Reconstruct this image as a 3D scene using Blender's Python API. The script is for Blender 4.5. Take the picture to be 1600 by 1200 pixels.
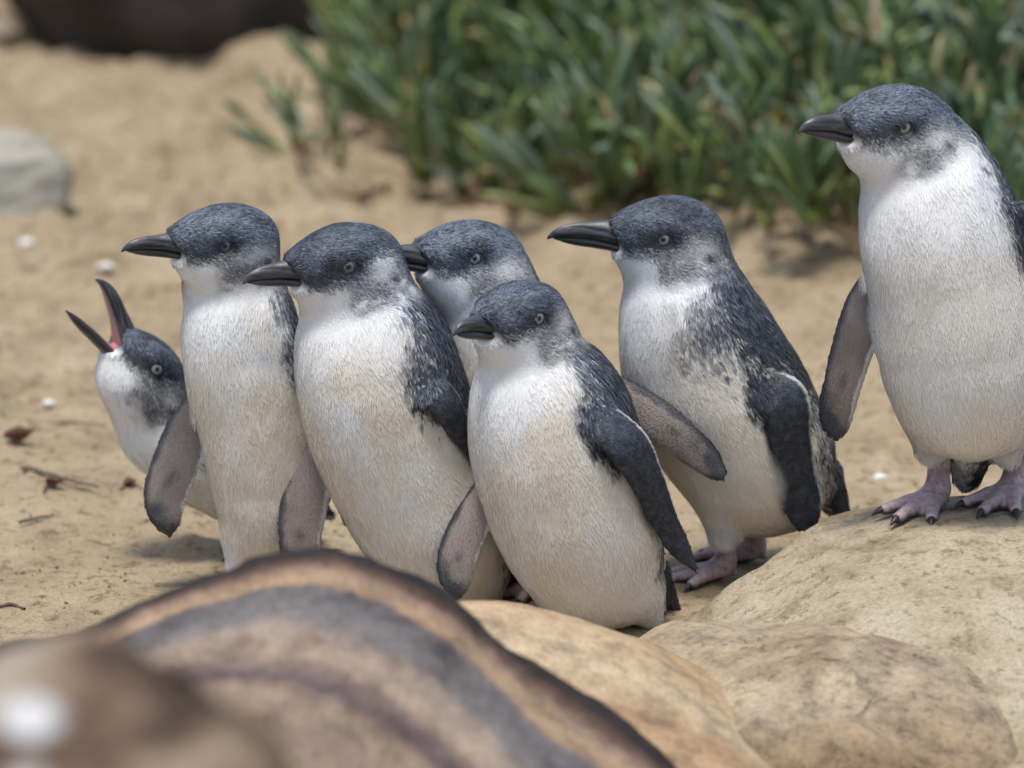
import bpy, math
import numpy as np
from mathutils import Vector, Matrix

for o in list(bpy.data.objects):
    bpy.data.objects.remove(o)
scene = bpy.context.scene
col = scene.collection

# ------------------------------------------------------------------ camera
PITCH = math.radians(14.0)
LENS = 145.0
FPX = 1600 * LENS / 36.0
CAM = np.array([0.0, -3.34, 1.048])
FWD = np.array([0, math.cos(PITCH), -math.sin(PITCH)])
UPV = np.array([0, math.sin(PITCH), math.cos(PITCH)])
RGT = np.array([1.0, 0, 0])
cd = bpy.data.cameras.new('camera'); cam = bpy.data.objects.new('camera', cd); col.objects.link(cam)
cam.location = CAM; cam.rotation_euler = (math.pi / 2 - PITCH, 0, 0)
cd.lens = LENS; cd.sensor_width = 36; cd.clip_start = 0.05; cd.clip_end = 500
cd.dof.use_dof = True; cd.dof.focus_distance = 3.46; cd.dof.aperture_fstop = 4.2
scene.camera = cam

# ------------------------------------------------------------------ light
SUN_EL, SUN_AZ = math.radians(79), math.radians(215)     # azimuth from +Y, clockwise: high, a little behind the camera
w = bpy.data.worlds.new('World'); scene.world = w; w.use_nodes = True
nt = w.node_tree; bg = nt.nodes['Background']
sky = nt.nodes.new('ShaderNodeTexSky'); sky.sky_type = 'NISHITA'; sky.sun_disc = False
sky.sun_elevation = SUN_EL; sky.sun_rotation = SUN_AZ
sky.air_density = 1.0; sky.dust_density = 2.5; sky.ozone_density = 1.0
nt.links.new(sky.outputs[0], bg.inputs[0]); bg.inputs[1].default_value = 0.125
sd = bpy.data.lights.new('sun', 'SUN'); sd.energy = 2.2; sd.angle = math.radians(14); sd.color = (1, 0.975, 0.94)
sun = bpy.data.objects.new('sun', sd); col.objects.link(sun)
sdir = Vector((math.sin(SUN_AZ) * math.cos(SUN_EL), math.cos(SUN_AZ) * math.cos(SUN_EL), math.sin(SUN_EL)))
sun.rotation_euler = sdir.to_track_quat('Z', 'Y').to_euler()
scene.view_settings.view_transform = 'Standard'; scene.view_settings.look = 'None'
scene.view_settings.exposure = 0.46; scene.view_settings.gamma = 1
scene.render.engine = 'CYCLES'

# ------------------------------------------------------------------ helpers
rng = np.random.default_rng(7)

def at(px, py, Y):
    """the point of the vertical plane y = Y that shows at photo position (px, py)"""
    d = FWD * FPX + RGT * (px - 800) - UPV * (py - 600)
    return CAM + d * ((Y - CAM[1]) / d[1])

def mpp(Y):
    return (Y - CAM[1]) / math.cos(PITCH) / FPX

def hash3(i, j, k, seed):
    h = (i * 374761393 + j * 668265263 + k * 2147483647 + seed * 1274126177) & 0xFFFFFFFF
    h = ((h ^ (h >> 13)) * 1274126177) & 0xFFFFFFFF
    h = ((h ^ (h >> 16)) * 2246822519) & 0xFFFFFFFF
    return ((h ^ (h >> 15)) & 0xFFFF) / 65535.0

def noise(P, scale, seed=0):
    """value noise in -1..1"""
    Q = np.asarray(P, float) * scale + 1000.0
    I = np.floor(Q).astype(np.int64); f = Q - I; f = f * f * (3 - 2 * f)
    r = 0
    for a in (0, 1):
        for b in (0, 1):
            for c in (0, 1):
                wgt = (f[:, 0] if a else 1 - f[:, 0]) * (f[:, 1] if b else 1 - f[:, 1]) * (f[:, 2] if c else 1 - f[:, 2])
                r = r + wgt * hash3(I[:, 0] + a, I[:, 1] + b, I[:, 2] + c, seed)
    return r * 2 - 1

def fbm(P, scale, octaves=4, seed=0, gain=0.5):
    r = 0; a = 1.0
    for o in range(octaves):
        r = r + a * noise(P, scale * 2 ** o, seed + o * 17); a *= gain
    return r

def sstep(a, b, x):
    t = np.clip((x - a) / (b - a), 0, 1)
    return t * t * (3 - 2 * t)

def link(o, parent=None):
    col.objects.link(o)
    if parent is not None: o.parent = parent
    return o

def mesh_obj(name, V, Fc, mat, parent=None, colors=None, smooth=True, normals=None):
    """V (n,3), Fc (m,k) arrays -> one mesh object; colors: per-vertex linear rgb"""
    me = bpy.data.meshes.new(name)
    V = np.asarray(V, np.float32); Fc = np.asarray(Fc, np.int32)
    n, (m, k) = len(V), Fc.shape
    me.vertices.add(n); me.vertices.foreach_set('co', V.ravel())
    me.loops.add(m * k); me.loops.foreach_set('vertex_index', Fc.ravel())
    me.polygons.add(m)
    me.polygons.foreach_set('loop_start', np.arange(0, m * k, k, dtype=np.int32))
    me.polygons.foreach_set('use_smooth', np.full(m, smooth))
    me.update(calc_edges=True); me.validate()
    if colors is not None:
        a = me.color_attributes.new('col', 'FLOAT_COLOR', 'POINT')
        c = np.ones((n, 4), np.float32); c[:, :3] = colors
        a.data.foreach_set('color', c.ravel())
    if normals is not None:
        me.normals_split_custom_set_from_vertices(np.asarray(normals, np.float32).tolist())
    if mat: me.materials.append(mat)
    return link(bpy.data.objects.new(name, me), parent)

def empty(name, loc, label, cat, group=None):
    o = bpy.data.objects.new(name, None); o.location = Vector(loc); o.empty_display_size = 0.05
    col.objects.link(o); tag(o, label, cat, group)
    return o

def tag(o, label=None, cat=None, group=None, kind=None):
    if label: o['label'] = label
    if cat: o['category'] = cat
    if group: o['group'] = group
    if kind: o['kind'] = kind
    return o

def surface_nets(F, org, h):
    ins = F < 0
    s = np.array(F.shape) - 1
    cnt = np.zeros(s, np.int8); acc = np.zeros((*s, 3))
    def sl(d): return tuple(slice(d[i], d[i] + s[i]) for i in range(3))
    for ax in range(3):
        for u in (0, 1):
            for v in (0, 1):
                d0 = [0, 0, 0]; o = [i for i in range(3) if i != ax]
                d0[o[0]] = u; d0[o[1]] = v
                d1 = list(d0); d1[ax] = 1
                a, b = F[sl(d0)], F[sl(d1)]
                m = ins[sl(d0)] != ins[sl(d1)]
                t = np.where(m, a / np.where(m, a - b, 1), 0)
                cnt += m
                for i in range(3):
                    acc[..., i] += np.where(m, t if i == ax else d0[i], 0)
    act = cnt > 0
    idx = -np.ones(s, np.int64); idx[act] = np.arange(act.sum())
    cells = np.argwhere(act)
    V = (cells + acc[act] / cnt[act][:, None]) * h + org
    quads = []
    for ax in range(3):
        o = [(ax + 1) % 3, (ax + 2) % 3]
        A = np.take(ins, range(0, F.shape[ax] - 1), ax); B = np.take(ins, range(1, F.shape[ax]), ax)
        for (sgn, M) in ((1, A & ~B), (-1, ~A & B)):
            e = np.argwhere(M)
            e = e[(e[:, o[0]] > 0) & (e[:, o[1]] > 0) & (e[:, o[0]] < s[o[0]]) & (e[:, o[1]] < s[o[1]])]
            c = []
            for (u, v) in ((0, 0), (1, 0), (1, 1), (0, 1)):
                q = e.copy(); q[:, o[0]] -= 1 - u; q[:, o[1]] -= 1 - v
                c.append(idx[q[:, 0], q[:, 1], q[:, 2]])
            c = np.stack(c, 1)
            quads.append(c if sgn == 1 else c[:, ::-1])
    Q = np.concatenate(quads); Q = Q[(Q >= 0).all(1)]
    return V, Q

def smooth_verts(V, Q, it=2, lam=0.5):
    E = np.concatenate([Q[:, [0, 1]], Q[:, [1, 2]], Q[:, [2, 3]], Q[:, [3, 0]]])
    E = np.concatenate([E, E[:, ::-1]])
    n = len(V); c = np.bincount(E[:, 0], minlength=n)[:, None] + 1e-9
    for k in range(it):
        A = np.stack([np.bincount(E[:, 0], V[E[:, 1], i], n) for i in range(3)], 1) / c
        V = V + lam * (A - V)
    return V

def vnormals(V, Q):
    n = np.cross(V[Q[:, 2]] - V[Q[:, 0]], V[Q[:, 3]] - V[Q[:, 1]])
    N = np.zeros_like(V)
    for k in range(4): np.add.at(N, Q[:, k], n)
    return N / (np.linalg.norm(N, axis=1, keepdims=True) + 1e-12)

def grid_faces(nu, nv, wrap=False):
    i = np.arange(nu - 1)[:, None]; j = np.arange(nv if wrap else nv - 1)[None, :]
    j2 = (j + 1) % nv
    return np.stack([i * nv + j, (i + 1) * nv + j, (i + 1) * nv + j2, i * nv + j2], -1).reshape(-1, 4)

def spline(pts, n):
    """Catmull-Rom resample of rows"""
    P = np.asarray(pts, float)
    t = np.concatenate([[0], np.cumsum(np.linalg.norm(np.diff(P[:, :2], axis=0), axis=1) + 1e-6)])
    u = np.linspace(0, t[-1], n)
    m = np.gradient(P, t, axis=0)
    k = np.clip(np.searchsorted(t, u, 'right') - 1, 0, len(t) - 2)
    h = (t[k + 1] - t[k])[:, None]; s = ((u - t[k])[:, None]) / h
    return ((2 * s**3 - 3 * s**2 + 1) * P[k] + (s**3 - 2 * s**2 + s) * h * m[k]
            + (-2 * s**3 + 3 * s**2) * P[k + 1] + (s**3 - s**2) * h * m[k + 1])

# ------------------------------------------------------------------ materials
def new_mat(name):
    m = bpy.data.materials.new(name); m.use_nodes = True
    return m, m.node_tree, m.node_tree.nodes['Principled BSDF']

def N(nt, typ, **kw):
    n = nt.nodes.new(typ)
    for k, v in kw.items():
        if k in n.inputs: n.inputs[k].default_value = v
        else: setattr(n, k, v)
    return n

def ramp(nt, stops, interp='LINEAR'):
    r = nt.nodes.new('ShaderNodeValToRGB'); r.color_ramp.interpolation = interp
    e = r.color_ramp.elements
    while len(e) < len(stops): e.new(0.5)
    for i, (p, c) in enumerate(stops):
        e[i].position = p; e[i].color = (*c, 1) if len(c) == 3 else c
    return r

def mixc(nt, fac, a, b, mode='MIX'):
    m = nt.nodes.new('ShaderNodeMix'); m.data_type = 'RGBA'; m.blend_type = mode
    for s, v in ((0, fac), (6, a), (7, b)):
        if hasattr(v, 'is_linked') or hasattr(v, 'links'): nt.links.new(v, m.inputs[s])
        else: m.inputs[s].default_value = v if s == 0 else (*v, 1)
    return m.outputs[2]

def vcol_mat(name, rough=0.55, spec=0.3, bump=0.0, bscale=400, sheen=0.0):
    m, nt, b = new_mat(name)
    a = N(nt, 'ShaderNodeAttribute', attribute_name='col')
    nt.links.new(a.outputs['Color'], b.inputs['Base Color'])
    b.inputs['Roughness'].default_value = rough; b.inputs['Specular IOR Level'].default_value = spec
    b.inputs['Sheen Weight'].default_value = sheen
    if bump:
        tc = N(nt, 'ShaderNodeTexCoord'); n = N(nt, 'ShaderNodeTexNoise', Scale=bscale, Detail=4.0)
        nt.links.new(tc.outputs['Object'], n.inputs['Vector'])
        bp = N(nt, 'ShaderNodeBump', Strength=bump, Distance=0.001)
        nt.links.new(n.outputs['Fac'], bp.inputs['Height']); nt.links.new(bp.outputs[0], b.inputs['Normal'])
    return m

M_FEATHER = vcol_mat('feathers', 0.5, 0.25)
M_SKINBODY = vcol_mat('plumage_under', 0.7, 0.15)
M_BEAK = vcol_mat('horn', 0.38, 0.45, 0.25, 260)
M_FOOT = vcol_mat('foot_skin', 0.5, 0.4, 0.5, 500)
M_EYE = vcol_mat('eye', 0.08, 0.6)
M_CLAW = vcol_mat('claw', 0.4, 0.4)

def sand_mat():
    m, nt, b = new_mat('sand')
    tc = N(nt, 'ShaderNodeTexCoord'); P = tc.outputs['Object']
    def nz(s, d=5.0, r=0.6):
        n = N(nt, 'ShaderNodeTexNoise', Scale=s, Detail=d, Roughness=r); nt.links.new(P, n.inputs['Vector']); return n.outputs['Fac']
    big = ramp(nt, [(0.32, (0.275, 0.207, 0.127)), (0.45, (0.395, 0.308, 0.193)), (0.58, (0.445, 0.353, 0.226)), (0.72, (0.52, 0.43, 0.295))])
    nt.links.new(nz(9.0, 8.0, 0.68), big.inputs[0])
    grain = ramp(nt, [(0.3, (0.55, 0.52, 0.5)), (0.5, (1, 1, 1)), (0.75, (1.18, 1.17, 1.15))])
    nt.links.new(nz(420.0, 3.0, 0.7), grain.inputs[0])
    c = mixc(nt, 1.0, big.outputs[0], grain.outputs[0], 'MULTIPLY')
    clump = ramp(nt, [(0.36, (0.5, 0.45, 0.4)), (0.47, (1, 1, 1))])
    nt.links.new(nz(60.0, 6.0, 0.7), clump.inputs[0])
    c = mixc(nt, 1.0, c, clump.outputs[0], 'MULTIPLY')
    nt.links.new(c, b.inputs['Base Color'])
    b.inputs['Roughness'].default_value = 0.95; b.inputs['Specular IOR Level'].default_value = 0.15
    b1 = N(nt, 'ShaderNodeBump', Strength=0.9, Distance=0.006); nt.links.new(nz(70.0, 6.0, 0.7), b1.inputs['Height'])
    b2 = N(nt, 'ShaderNodeBump', Strength=0.8, Distance=0.0015); nt.links.new(nz(500.0, 3.0, 0.7), b2.inputs['Height'])
    nt.links.new(b1.outputs[0], b2.inputs['Normal']); nt.links.new(b2.outputs[0], b.inputs['Normal'])
    return m
M_SAND = sand_mat()

def stone_mat(name, stops, scale=6.0, spots=(0.5, 0.42, 0.33), spot_amt=0.6, bump=0.6, band=None, grain=260.0, spot_at=(0.34, 0.46), droppings=(), crack=False, bnoise=1.0):
    """band = (ring attribute ramp stops): rings follow the 'ring' vertex attribute of the stone"""
    m, nt, b = new_mat(name)
    tc = N(nt, 'ShaderNodeTexCoord'); P = tc.outputs['Object']
    def nz(s, d=6.0, r=0.62, dist=0.0):
        n = N(nt, 'ShaderNodeTexNoise', Scale=s, Detail=d, Roughness=r, Distortion=dist); nt.links.new(P, n.inputs['Vector']); return n.outputs['Fac']
    base = ramp(nt, stops); nt.links.new(nz(scale), base.inputs[0])
    c = base.outputs[0]
    if band:
        a = N(nt, 'ShaderNodeAttribute', attribute_name='ring')
        ad = N(nt, 'ShaderNodeMath', operation='MULTIPLY_ADD'); ad.inputs[1].default_value = 0.24
        ad0 = N(nt, 'ShaderNodeMath', operation='MULTIPLY_ADD'); ad0.inputs[1].default_value = 0.22 * bnoise
        nt.links.new(nz(5.5, 3.0, 0.5), ad0.inputs[0]); nt.links.new(a.outputs['Fac'], ad0.inputs[2])
        am = N(nt, 'ShaderNodeMath', operation='SUBTRACT'); am.inputs[1].default_value = 0.11 * bnoise; nt.links.new(ad0.outputs[0], am.inputs[0])
        # the noise fades out towards the rim, so the dark crust keeps to the edge
        fd = N(nt, 'ShaderNodeMapRange'); fd.inputs[1].default_value = 0.03; fd.inputs[2].default_value = 0.3; nt.links.new(a.outputs['Fac'], fd.inputs[0])
        mx = N(nt, 'ShaderNodeMix'); nt.links.new(fd.outputs[0], mx.inputs[0]); nt.links.new(a.outputs['Fac'], mx.inputs[2]); nt.links.new(am.outputs[0], mx.inputs[3])
        fz = N(nt, 'ShaderNodeMapRange'); fz.inputs[1].default_value = 0.02; fz.inputs[2].default_value = 0.25; fz.inputs[3].default_value = 0.05; fz.inputs[4].default_value = 0.20 * bnoise; nt.links.new(a.outputs['Fac'], fz.inputs[0])
        nn0 = N(nt, 'ShaderNodeMath', operation='SUBTRACT'); nn0.inputs[1].default_value = 0.5; nt.links.new(nz(17.0, 7.0, 0.68), nn0.inputs[0])
        nt.links.new(nn0.outputs[0], ad.inputs[0]); nt.links.new(fz.outputs[0], ad.inputs[1]); nt.links.new(mx.outputs[0], ad.inputs[2])
        sb = N(nt, 'ShaderNodeMath', operation='SUBTRACT'); sb.inputs[1].default_value = 0.0
        nt.links.new(ad.outputs[0], sb.inputs[0])
        rb = ramp(nt, band); nt.links.new(sb.outputs[0], rb.inputs[0])
        tone = ramp(nt, [(0.3, (0.45, 0.42, 0.42)), (0.5, (1, 1, 1)), (0.7, (1.35, 1.33, 1.3))]); nt.links.new(nz(28.0, 8.0, 0.7), tone.inputs[0])
        c = mixc(nt, 1.0, rb.outputs[0], tone.outputs[0], 'MULTIPLY')
    sp = ramp(nt, [(spot_at[0], (1, 1, 1)), (spot_at[1], (0, 0, 0))]); nt.links.new(nz(22.0, 7.0, 0.7), sp.inputs[0])
    sm = N(nt, 'ShaderNodeMath', operation='MULTIPLY'); sm.inputs[1].default_value = spot_amt
    nt.links.new(sp.outputs[0], sm.inputs[0])
    dk = mixc(nt, 1.0, c, spots, 'MULTIPLY')
    c = mixc(nt, sm.outputs[0], c, dk)
    if droppings:
        for (dx, dy, dz, rad) in droppings:
            ds = N(nt, 'ShaderNodeVectorMath', operation='DISTANCE'); nt.links.new(P, ds.inputs[0]); ds.inputs[1].default_value = (dx, dy, dz)
            ad2 = N(nt, 'ShaderNodeMath', operation='MULTIPLY_ADD'); ad2.inputs[1].default_value = rad; nt.links.new(nz(25.0), ad2.inputs[0]); nt.links.new(ds.outputs['Value'], ad2.inputs[2])
            rr = ramp(nt, [(rad * 1.35, (1, 1, 1)), (rad * 1.6, (0, 0, 0))]); nt.links.new(ad2.outputs[0], rr.inputs[0])
            c = mixc(nt, rr.outputs[0], c, (0.6, 0.6, 0.58))
    g = ramp(nt, [(0.3, (0.72, 0.7, 0.68)), (0.5, (1, 1, 1)), (0.72, (1.15, 1.14, 1.12))]); nt.links.new(nz(grain, 3.0, 0.7), g.inputs[0])
    c = mixc(nt, 1.0, c, g.outputs[0], 'MULTIPLY')
    nt.links.new(c, b.inputs['Base Color'])
    b.inputs['Roughness'].default_value = 0.85; b.inputs['Specular IOR Level'].default_value = 0.25
    b1 = N(nt, 'ShaderNodeBump', Strength=bump, Distance=0.01); nt.links.new(nz(30.0, 8.0, 0.65), b1.inputs['Height'])
    if crack:                                              # weathering joints and pits
        wn = N(nt, 'ShaderNodeTexNoise', Scale=9.0, Detail=5.0); nt.links.new(P, wn.inputs['Vector'])
        wv = N(nt, 'ShaderNodeVectorMath', operation='MULTIPLY_ADD'); wv.inputs[1].default_value = (.10, .10, .10)
        nt.links.new(wn.outputs['Color'], wv.inputs[0]); nt.links.new(P, wv.inputs[2])
        vo = N(nt, 'ShaderNodeTexVoronoi', feature='DISTANCE_TO_EDGE', Scale=5.5); nt.links.new(wv.outputs[0], vo.inputs['Vector'])
        cr = ramp(nt, [(0.0, (0, 0, 0)), (0.022, (1, 1, 1))]); nt.links.new(vo.outputs['Distance'], cr.inputs[0])
        msk = ramp(nt, [(0.6, (1, 1, 1)), (0.68, (0, 0, 0))]); nt.links.new(nz(6.0, 2.0), msk.inputs[0])
        crm = N(nt, 'ShaderNodeMath', operation='MAXIMUM'); nt.links.new(cr.outputs[0], crm.inputs[0]); nt.links.new(msk.outputs[0], crm.inputs[1])
        bc = N(nt, 'ShaderNodeBump', Strength=0.8, Distance=0.006); nt.links.new(crm.outputs[0], bc.inputs['Height'])
        pt = ramp(nt, [(0.30, (0, 0, 0)), (0.40, (1, 1, 1))]); nt.links.new(nz(85.0, 4.0, 0.6), pt.inputs[0])
        bq = N(nt, 'ShaderNodeBump', Strength=0.7, Distance=0.004); nt.links.new(pt.outputs[0], bq.inputs['Height'])
        nt.links.new(bc.outputs[0], bq.inputs['Normal']); nt.links.new(bq.outputs[0], b1.inputs['Normal'])
    b2 = N(nt, 'ShaderNodeBump', Strength=0.6, Distance=0.0015); nt.links.new(nz(grain * 1.3, 3.0, 0.7), b2.inputs['Height'])
    nt.links.new(b1.outputs[0], b2.inputs['Normal']); nt.links.new(b2.outputs[0], b.inputs['Normal'])
    return m

# ------------------------------------------------------------------ ground
def gz(x, y):
    P = np.stack([np.asarray(x, float), np.asarray(y, float), np.zeros_like(np.asarray(x, float))], -1).reshape(-1, 3)
    far = sstep(0.25, 1.6, P[:, 1])
    z = fbm(P, 3.2, 3, 5) * (0.005 + 0.028 * far) + fbm(P, 14.0, 4, 9) * (0.0034 + 0.018 * far)
    z = z + 0.03 * sstep(1.5, 4.0, P[:, 1])
    return z

def on_ground(px, py):
    Y = 1.0
    d = FWD * FPX + RGT * (px - 800) - UPV * (py - 600)
    t = -CAM[2] / d[2]
    for k in range(12):
        p = CAM + d * t
        z = float(gz(np.array([p[0]]), np.array([p[1]]))[0])
        t = (z - CAM[2]) / d[2]
    p = CAM + d * t
    return p

def axis(lo, hi, step, far, sign_both=True):
    a = np.arange(lo, hi + 1e-9, step)
    ext = []; s = step; x = hi
    while x < far: s *= 1.35; x += s; ext.append(x)
    ext2 = []; s = step; x = lo
    while x > -far: s *= 1.35; x -= s; ext2.append(x)
    return np.concatenate([ext2[::-1], a, ext])

gx = axis(-1.1, 1.1, 0.009, 120); gy = axis(-0.5, 3.9, 0.011, 120)
X, Yg = np.meshgrid(gx, gy, indexing='ij')
GV = np.stack([X.ravel(), Yg.ravel(), gz(X.ravel(), Yg.ravel())], 1)
near = (np.abs(GV[:, 0]) < 1.1) & (GV[:, 1] > -0.5) & (GV[:, 1] < 3.9)
GV[near, 2] += fbm(GV[near], 45.0, 3, 31) * 0.0022
for k in range(260):                                       # trodden hollows
    hx, hy, hr = rng.uniform(-1, 1), rng.uniform(.3, 3.2), rng.uniform(.012, .034)
    q = (np.abs(GV[:, 0] - hx) < 3 * hr) & (np.abs(GV[:, 1] - hy) < 3 * hr)
    d2 = ((GV[q, 0] - hx) / hr)**2 + ((GV[q, 1] - hy) / (hr * rng.uniform(.8, 1.5)))**2
    GV[q, 2] += hr * .28 * (-np.exp(-d2) + .5 * np.exp(-(np.sqrt(d2) - 1.5)**2 * 4))
ground = mesh_obj('sand_ground', GV, grid_faces(len(gx), len(gy)), M_SAND)
tag(ground, 'pale tan sand covering the enclosure floor', 'sand', kind='structure')

# ------------------------------------------------------------------ stones
def crest_rock(name, label, crest, profile, mat, amp=0.012, nscale=7.0, seed=0, nu=170, nv=80, ring=None, group=None, back=None):
    """crest: rows (px, py, Y); profile: rows (dy, share of crest height) from behind the crest to in front of it"""
    C = np.array([at(*r) for r in crest]); C = spline(C, nu)
    pr = spline(profile, nv)
    V = np.zeros((nu, nv, 3))
    V[..., 0] = C[:, None, 0]; bk = np.ones(nu) if back is None else np.interp(np.linspace(0, 1, nu), *back)
    V[..., 1] = C[:, None, 1] + np.where(pr[None, :, 0] > 0, pr[None, :, 0] * bk[:, None], pr[None, :, 0])
    V[..., 2] = C[:, None, 2] * pr[None, :, 1] - 0.01
    V = V.reshape(-1, 3)
    Fc = grid_faces(nu, nv)
    nrm = vnormals(V, Fc)
    if nrm[:, 2].mean() < 0: Fc = Fc[:, ::-1]; nrm = -nrm
    D = fbm(V, nscale, 5, seed) * amp
    V = V + nrm * D[:, None]
    base = np.array([V[:, 0].mean(), V[:, 1].mean(), 0.0]) if name != 'brown_boulder' else np.zeros(3)
    o = mesh_obj(name, V - base, Fc, mat); o.location = Vector(base)
    if ring is not None:
        a = o.data.attributes.new('ring', 'FLOAT', 'POINT')
        u = np.repeat(np.linspace(0, 1, nu), nv); vv = np.tile(np.linspace(0, 1, nv), nu)
        a.data.foreach_set('value', ring(V, u, vv, C, pr).astype(np.float32))
    tag(o, label, 'rock', group)
    return o

# the broken banded sandstone in front
M_BAND = stone_mat('banded_sandstone', [(0.3, (0.3, 0.2, 0.12)), (0.7, (0.4, 0.28, 0.18))], bump=0.5, spot_amt=0.25,
    band=[(0.0, (0.034, 0.028, 0.026)), (0.10, (0.028, 0.021, 0.019)), (0.145, (0.11, 0.07, 0.052)), (0.19, (0.27, 0.185, 0.135)), (0.24, (0.345, 0.24, 0.15)),
          (0.29, (0.34, 0.235, 0.145)), (0.315, (0.15, 0.13, 0.12)), (0.36, (0.125, 0.117, 0.115)), (0.52, (0.165, 0.148, 0.138)), (0.60, (0.30, 0.235, 0.185)),
          (0.74, (0.33, 0.25, 0.18)), (0.80, (0.19, 0.14, 0.115)), (0.9, (0.11, 0.082, 0.082)), (0.95, (0.2, 0.145, 0.11)), (1.0, (0.29, 0.215, 0.15))])
CR1 = [(-330, 1230, -0.55), (-180, 1060, -0.54), (0, 992, -0.53), (120, 962, -0.53), (240, 908, -0.52), (340, 872, -0.51), (430, 848, -0.51), (525, 836, -0.51), (590, 858, -0.51), (690, 908, -0.51),
       (780, 972, -0.51), (880, 1048, -0.52), (980, 1120, -0.53), (1070, 1200, -0.54), (1150, 1290, -0.55), (1230, 1430, -0.57), (1280, 1560, -0.59)]
def ring1(V, u, vv, C, pr):
    # distance down the broken face below the rim, in the plane of the face
    nv = len(pr)
    d = np.concatenate([[0], np.cumsum(np.hypot(np.diff(pr[:, 0]), np.diff(pr[:, 1]) * .22))])
    k0 = int(np.argmax(pr[:, 1])); d = d - d[k0]
    D = np.tile(d, len(C))
    cz = np.repeat(C[:, 2], nv); cy = np.repeat(C[:, 1], nv); cx = np.repeat(C[:, 0], nv)
    drop = ((cz - V[:, 2]) * math.cos(PITCH) + (cy - V[:, 1]) * math.sin(PITCH)) * 2300
    full = np.interp(cx, [-.42, -.30, -.17, -.11, -.06, -.03, .02, .09, .2], [110, 150, 222, 270, 285, 310, 370, 460, 560])
    r = np.clip(np.where(drop < 32, drop / 32 * .115, .115 + (drop - 32) / (full - 32) * .885), 0, 1)
    r[D < 0] = 0.0
    return r
crest_rock('banded_sandstone', 'large broken sandstone with dark rim and concentric brown, orange and grey bands', CR1,
    [(.13, -.2), (.10, .35), (.055, .8), (.022, .95), (.007, 1.0), (-.008, .995), (-.02, .95), (-.04, .915), (-.08, .86), (-.16, .7), (-.26, .47), (-.36, .2), (-.45, -.2)],
    M_BAND, amp=0.007, nscale=12, seed=3, nu=260, nv=120, ring=ring1)

M_TAN = stone_mat('tan_sandstone', [(0.3, (0.4, 0.27, 0.15)), (0.7, (0.5, 0.36, 0.22))], bump=0.35, spot_amt=0.15, bnoise=.35,
    band=[(0.0, (0.48, 0.39, 0.275)), (0.16, (0.49, 0.39, 0.265)), (0.24, (0.37, 0.25, 0.14)), (0.32, (0.43, 0.30, 0.17)), (0.42, (0.49, 0.385, 0.25)), (0.5, (0.32, 0.21, 0.12)),
          (0.58, (0.42, 0.285, 0.16)), (0.8, (0.45, 0.33, 0.2)), (1.0, (0.38, 0.26, 0.15))])
CR2 = [(560, 1060, -.36), (640, 960, -.34), (740, 932, -.32), (830, 942, -.31), (930, 966, -.31), (1020, 1000, -.31), (1100, 1050, -.32), (1170, 1104, -.33), (1215, 1155, -.34), (1240, 1215, -.36), (1262, 1330, -.38), (1275, 1420, -.4)]
def ring2(V, u, vv, C, pr):
    nv = len(pr)
    return np.clip(np.tile(np.linspace(-.35, 1.1, nv), len(C)), 0, 1)
crest_rock('tan_sandstone', 'smooth orange-tan banded sandstone behind the dark-rimmed rock', CR2,
    [(.2, -.2), (.14, .4), (.07, .84), (.02, .98), (0, 1.0), (-.03, .97), (-.09, .86), (-.16, .66), (-.23, .35), (-.28, -.2)], M_TAN, amp=0.006, nscale=6, seed=11, nu=180, nv=90, ring=ring2)

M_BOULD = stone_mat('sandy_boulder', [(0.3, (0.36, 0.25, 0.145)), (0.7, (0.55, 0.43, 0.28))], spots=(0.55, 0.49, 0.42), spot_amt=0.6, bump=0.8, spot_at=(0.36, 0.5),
    crack=True, band=[(0.0, (0.38, 0.31, 0.21)), (0.3, (0.42, 0.345, 0.24)), (0.42, (0.35, 0.27, 0.175)), (0.52, (0.41, 0.33, 0.225)), (0.66, (0.32, 0.235, 0.145)), (0.8, (0.25, 0.175, 0.105)), (1.0, (0.20, 0.14, 0.085))])  # browner towards the base: stone stain plus shade painted into the colour
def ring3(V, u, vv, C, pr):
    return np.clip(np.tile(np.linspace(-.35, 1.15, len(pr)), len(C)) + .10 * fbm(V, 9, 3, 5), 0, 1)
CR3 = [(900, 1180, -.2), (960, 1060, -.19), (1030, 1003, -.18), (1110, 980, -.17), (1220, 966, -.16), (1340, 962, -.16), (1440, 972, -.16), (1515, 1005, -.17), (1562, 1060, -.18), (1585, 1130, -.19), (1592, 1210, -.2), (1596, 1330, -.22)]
crest_rock('boulder', 'rounded tan boulder with lower side browned by stain and painted shade below the standing penguin', CR3,
    [(.12, -.2), (.1, .5), (.05, .9), (0, 1.0), (-.06, .98), (-.14, .9), (-.2, .74), (-.245, .4), (-.26, -.2)], M_BOULD, amp=0.010, nscale=8, seed=21, nu=170, nv=90, ring=ring3)

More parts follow.
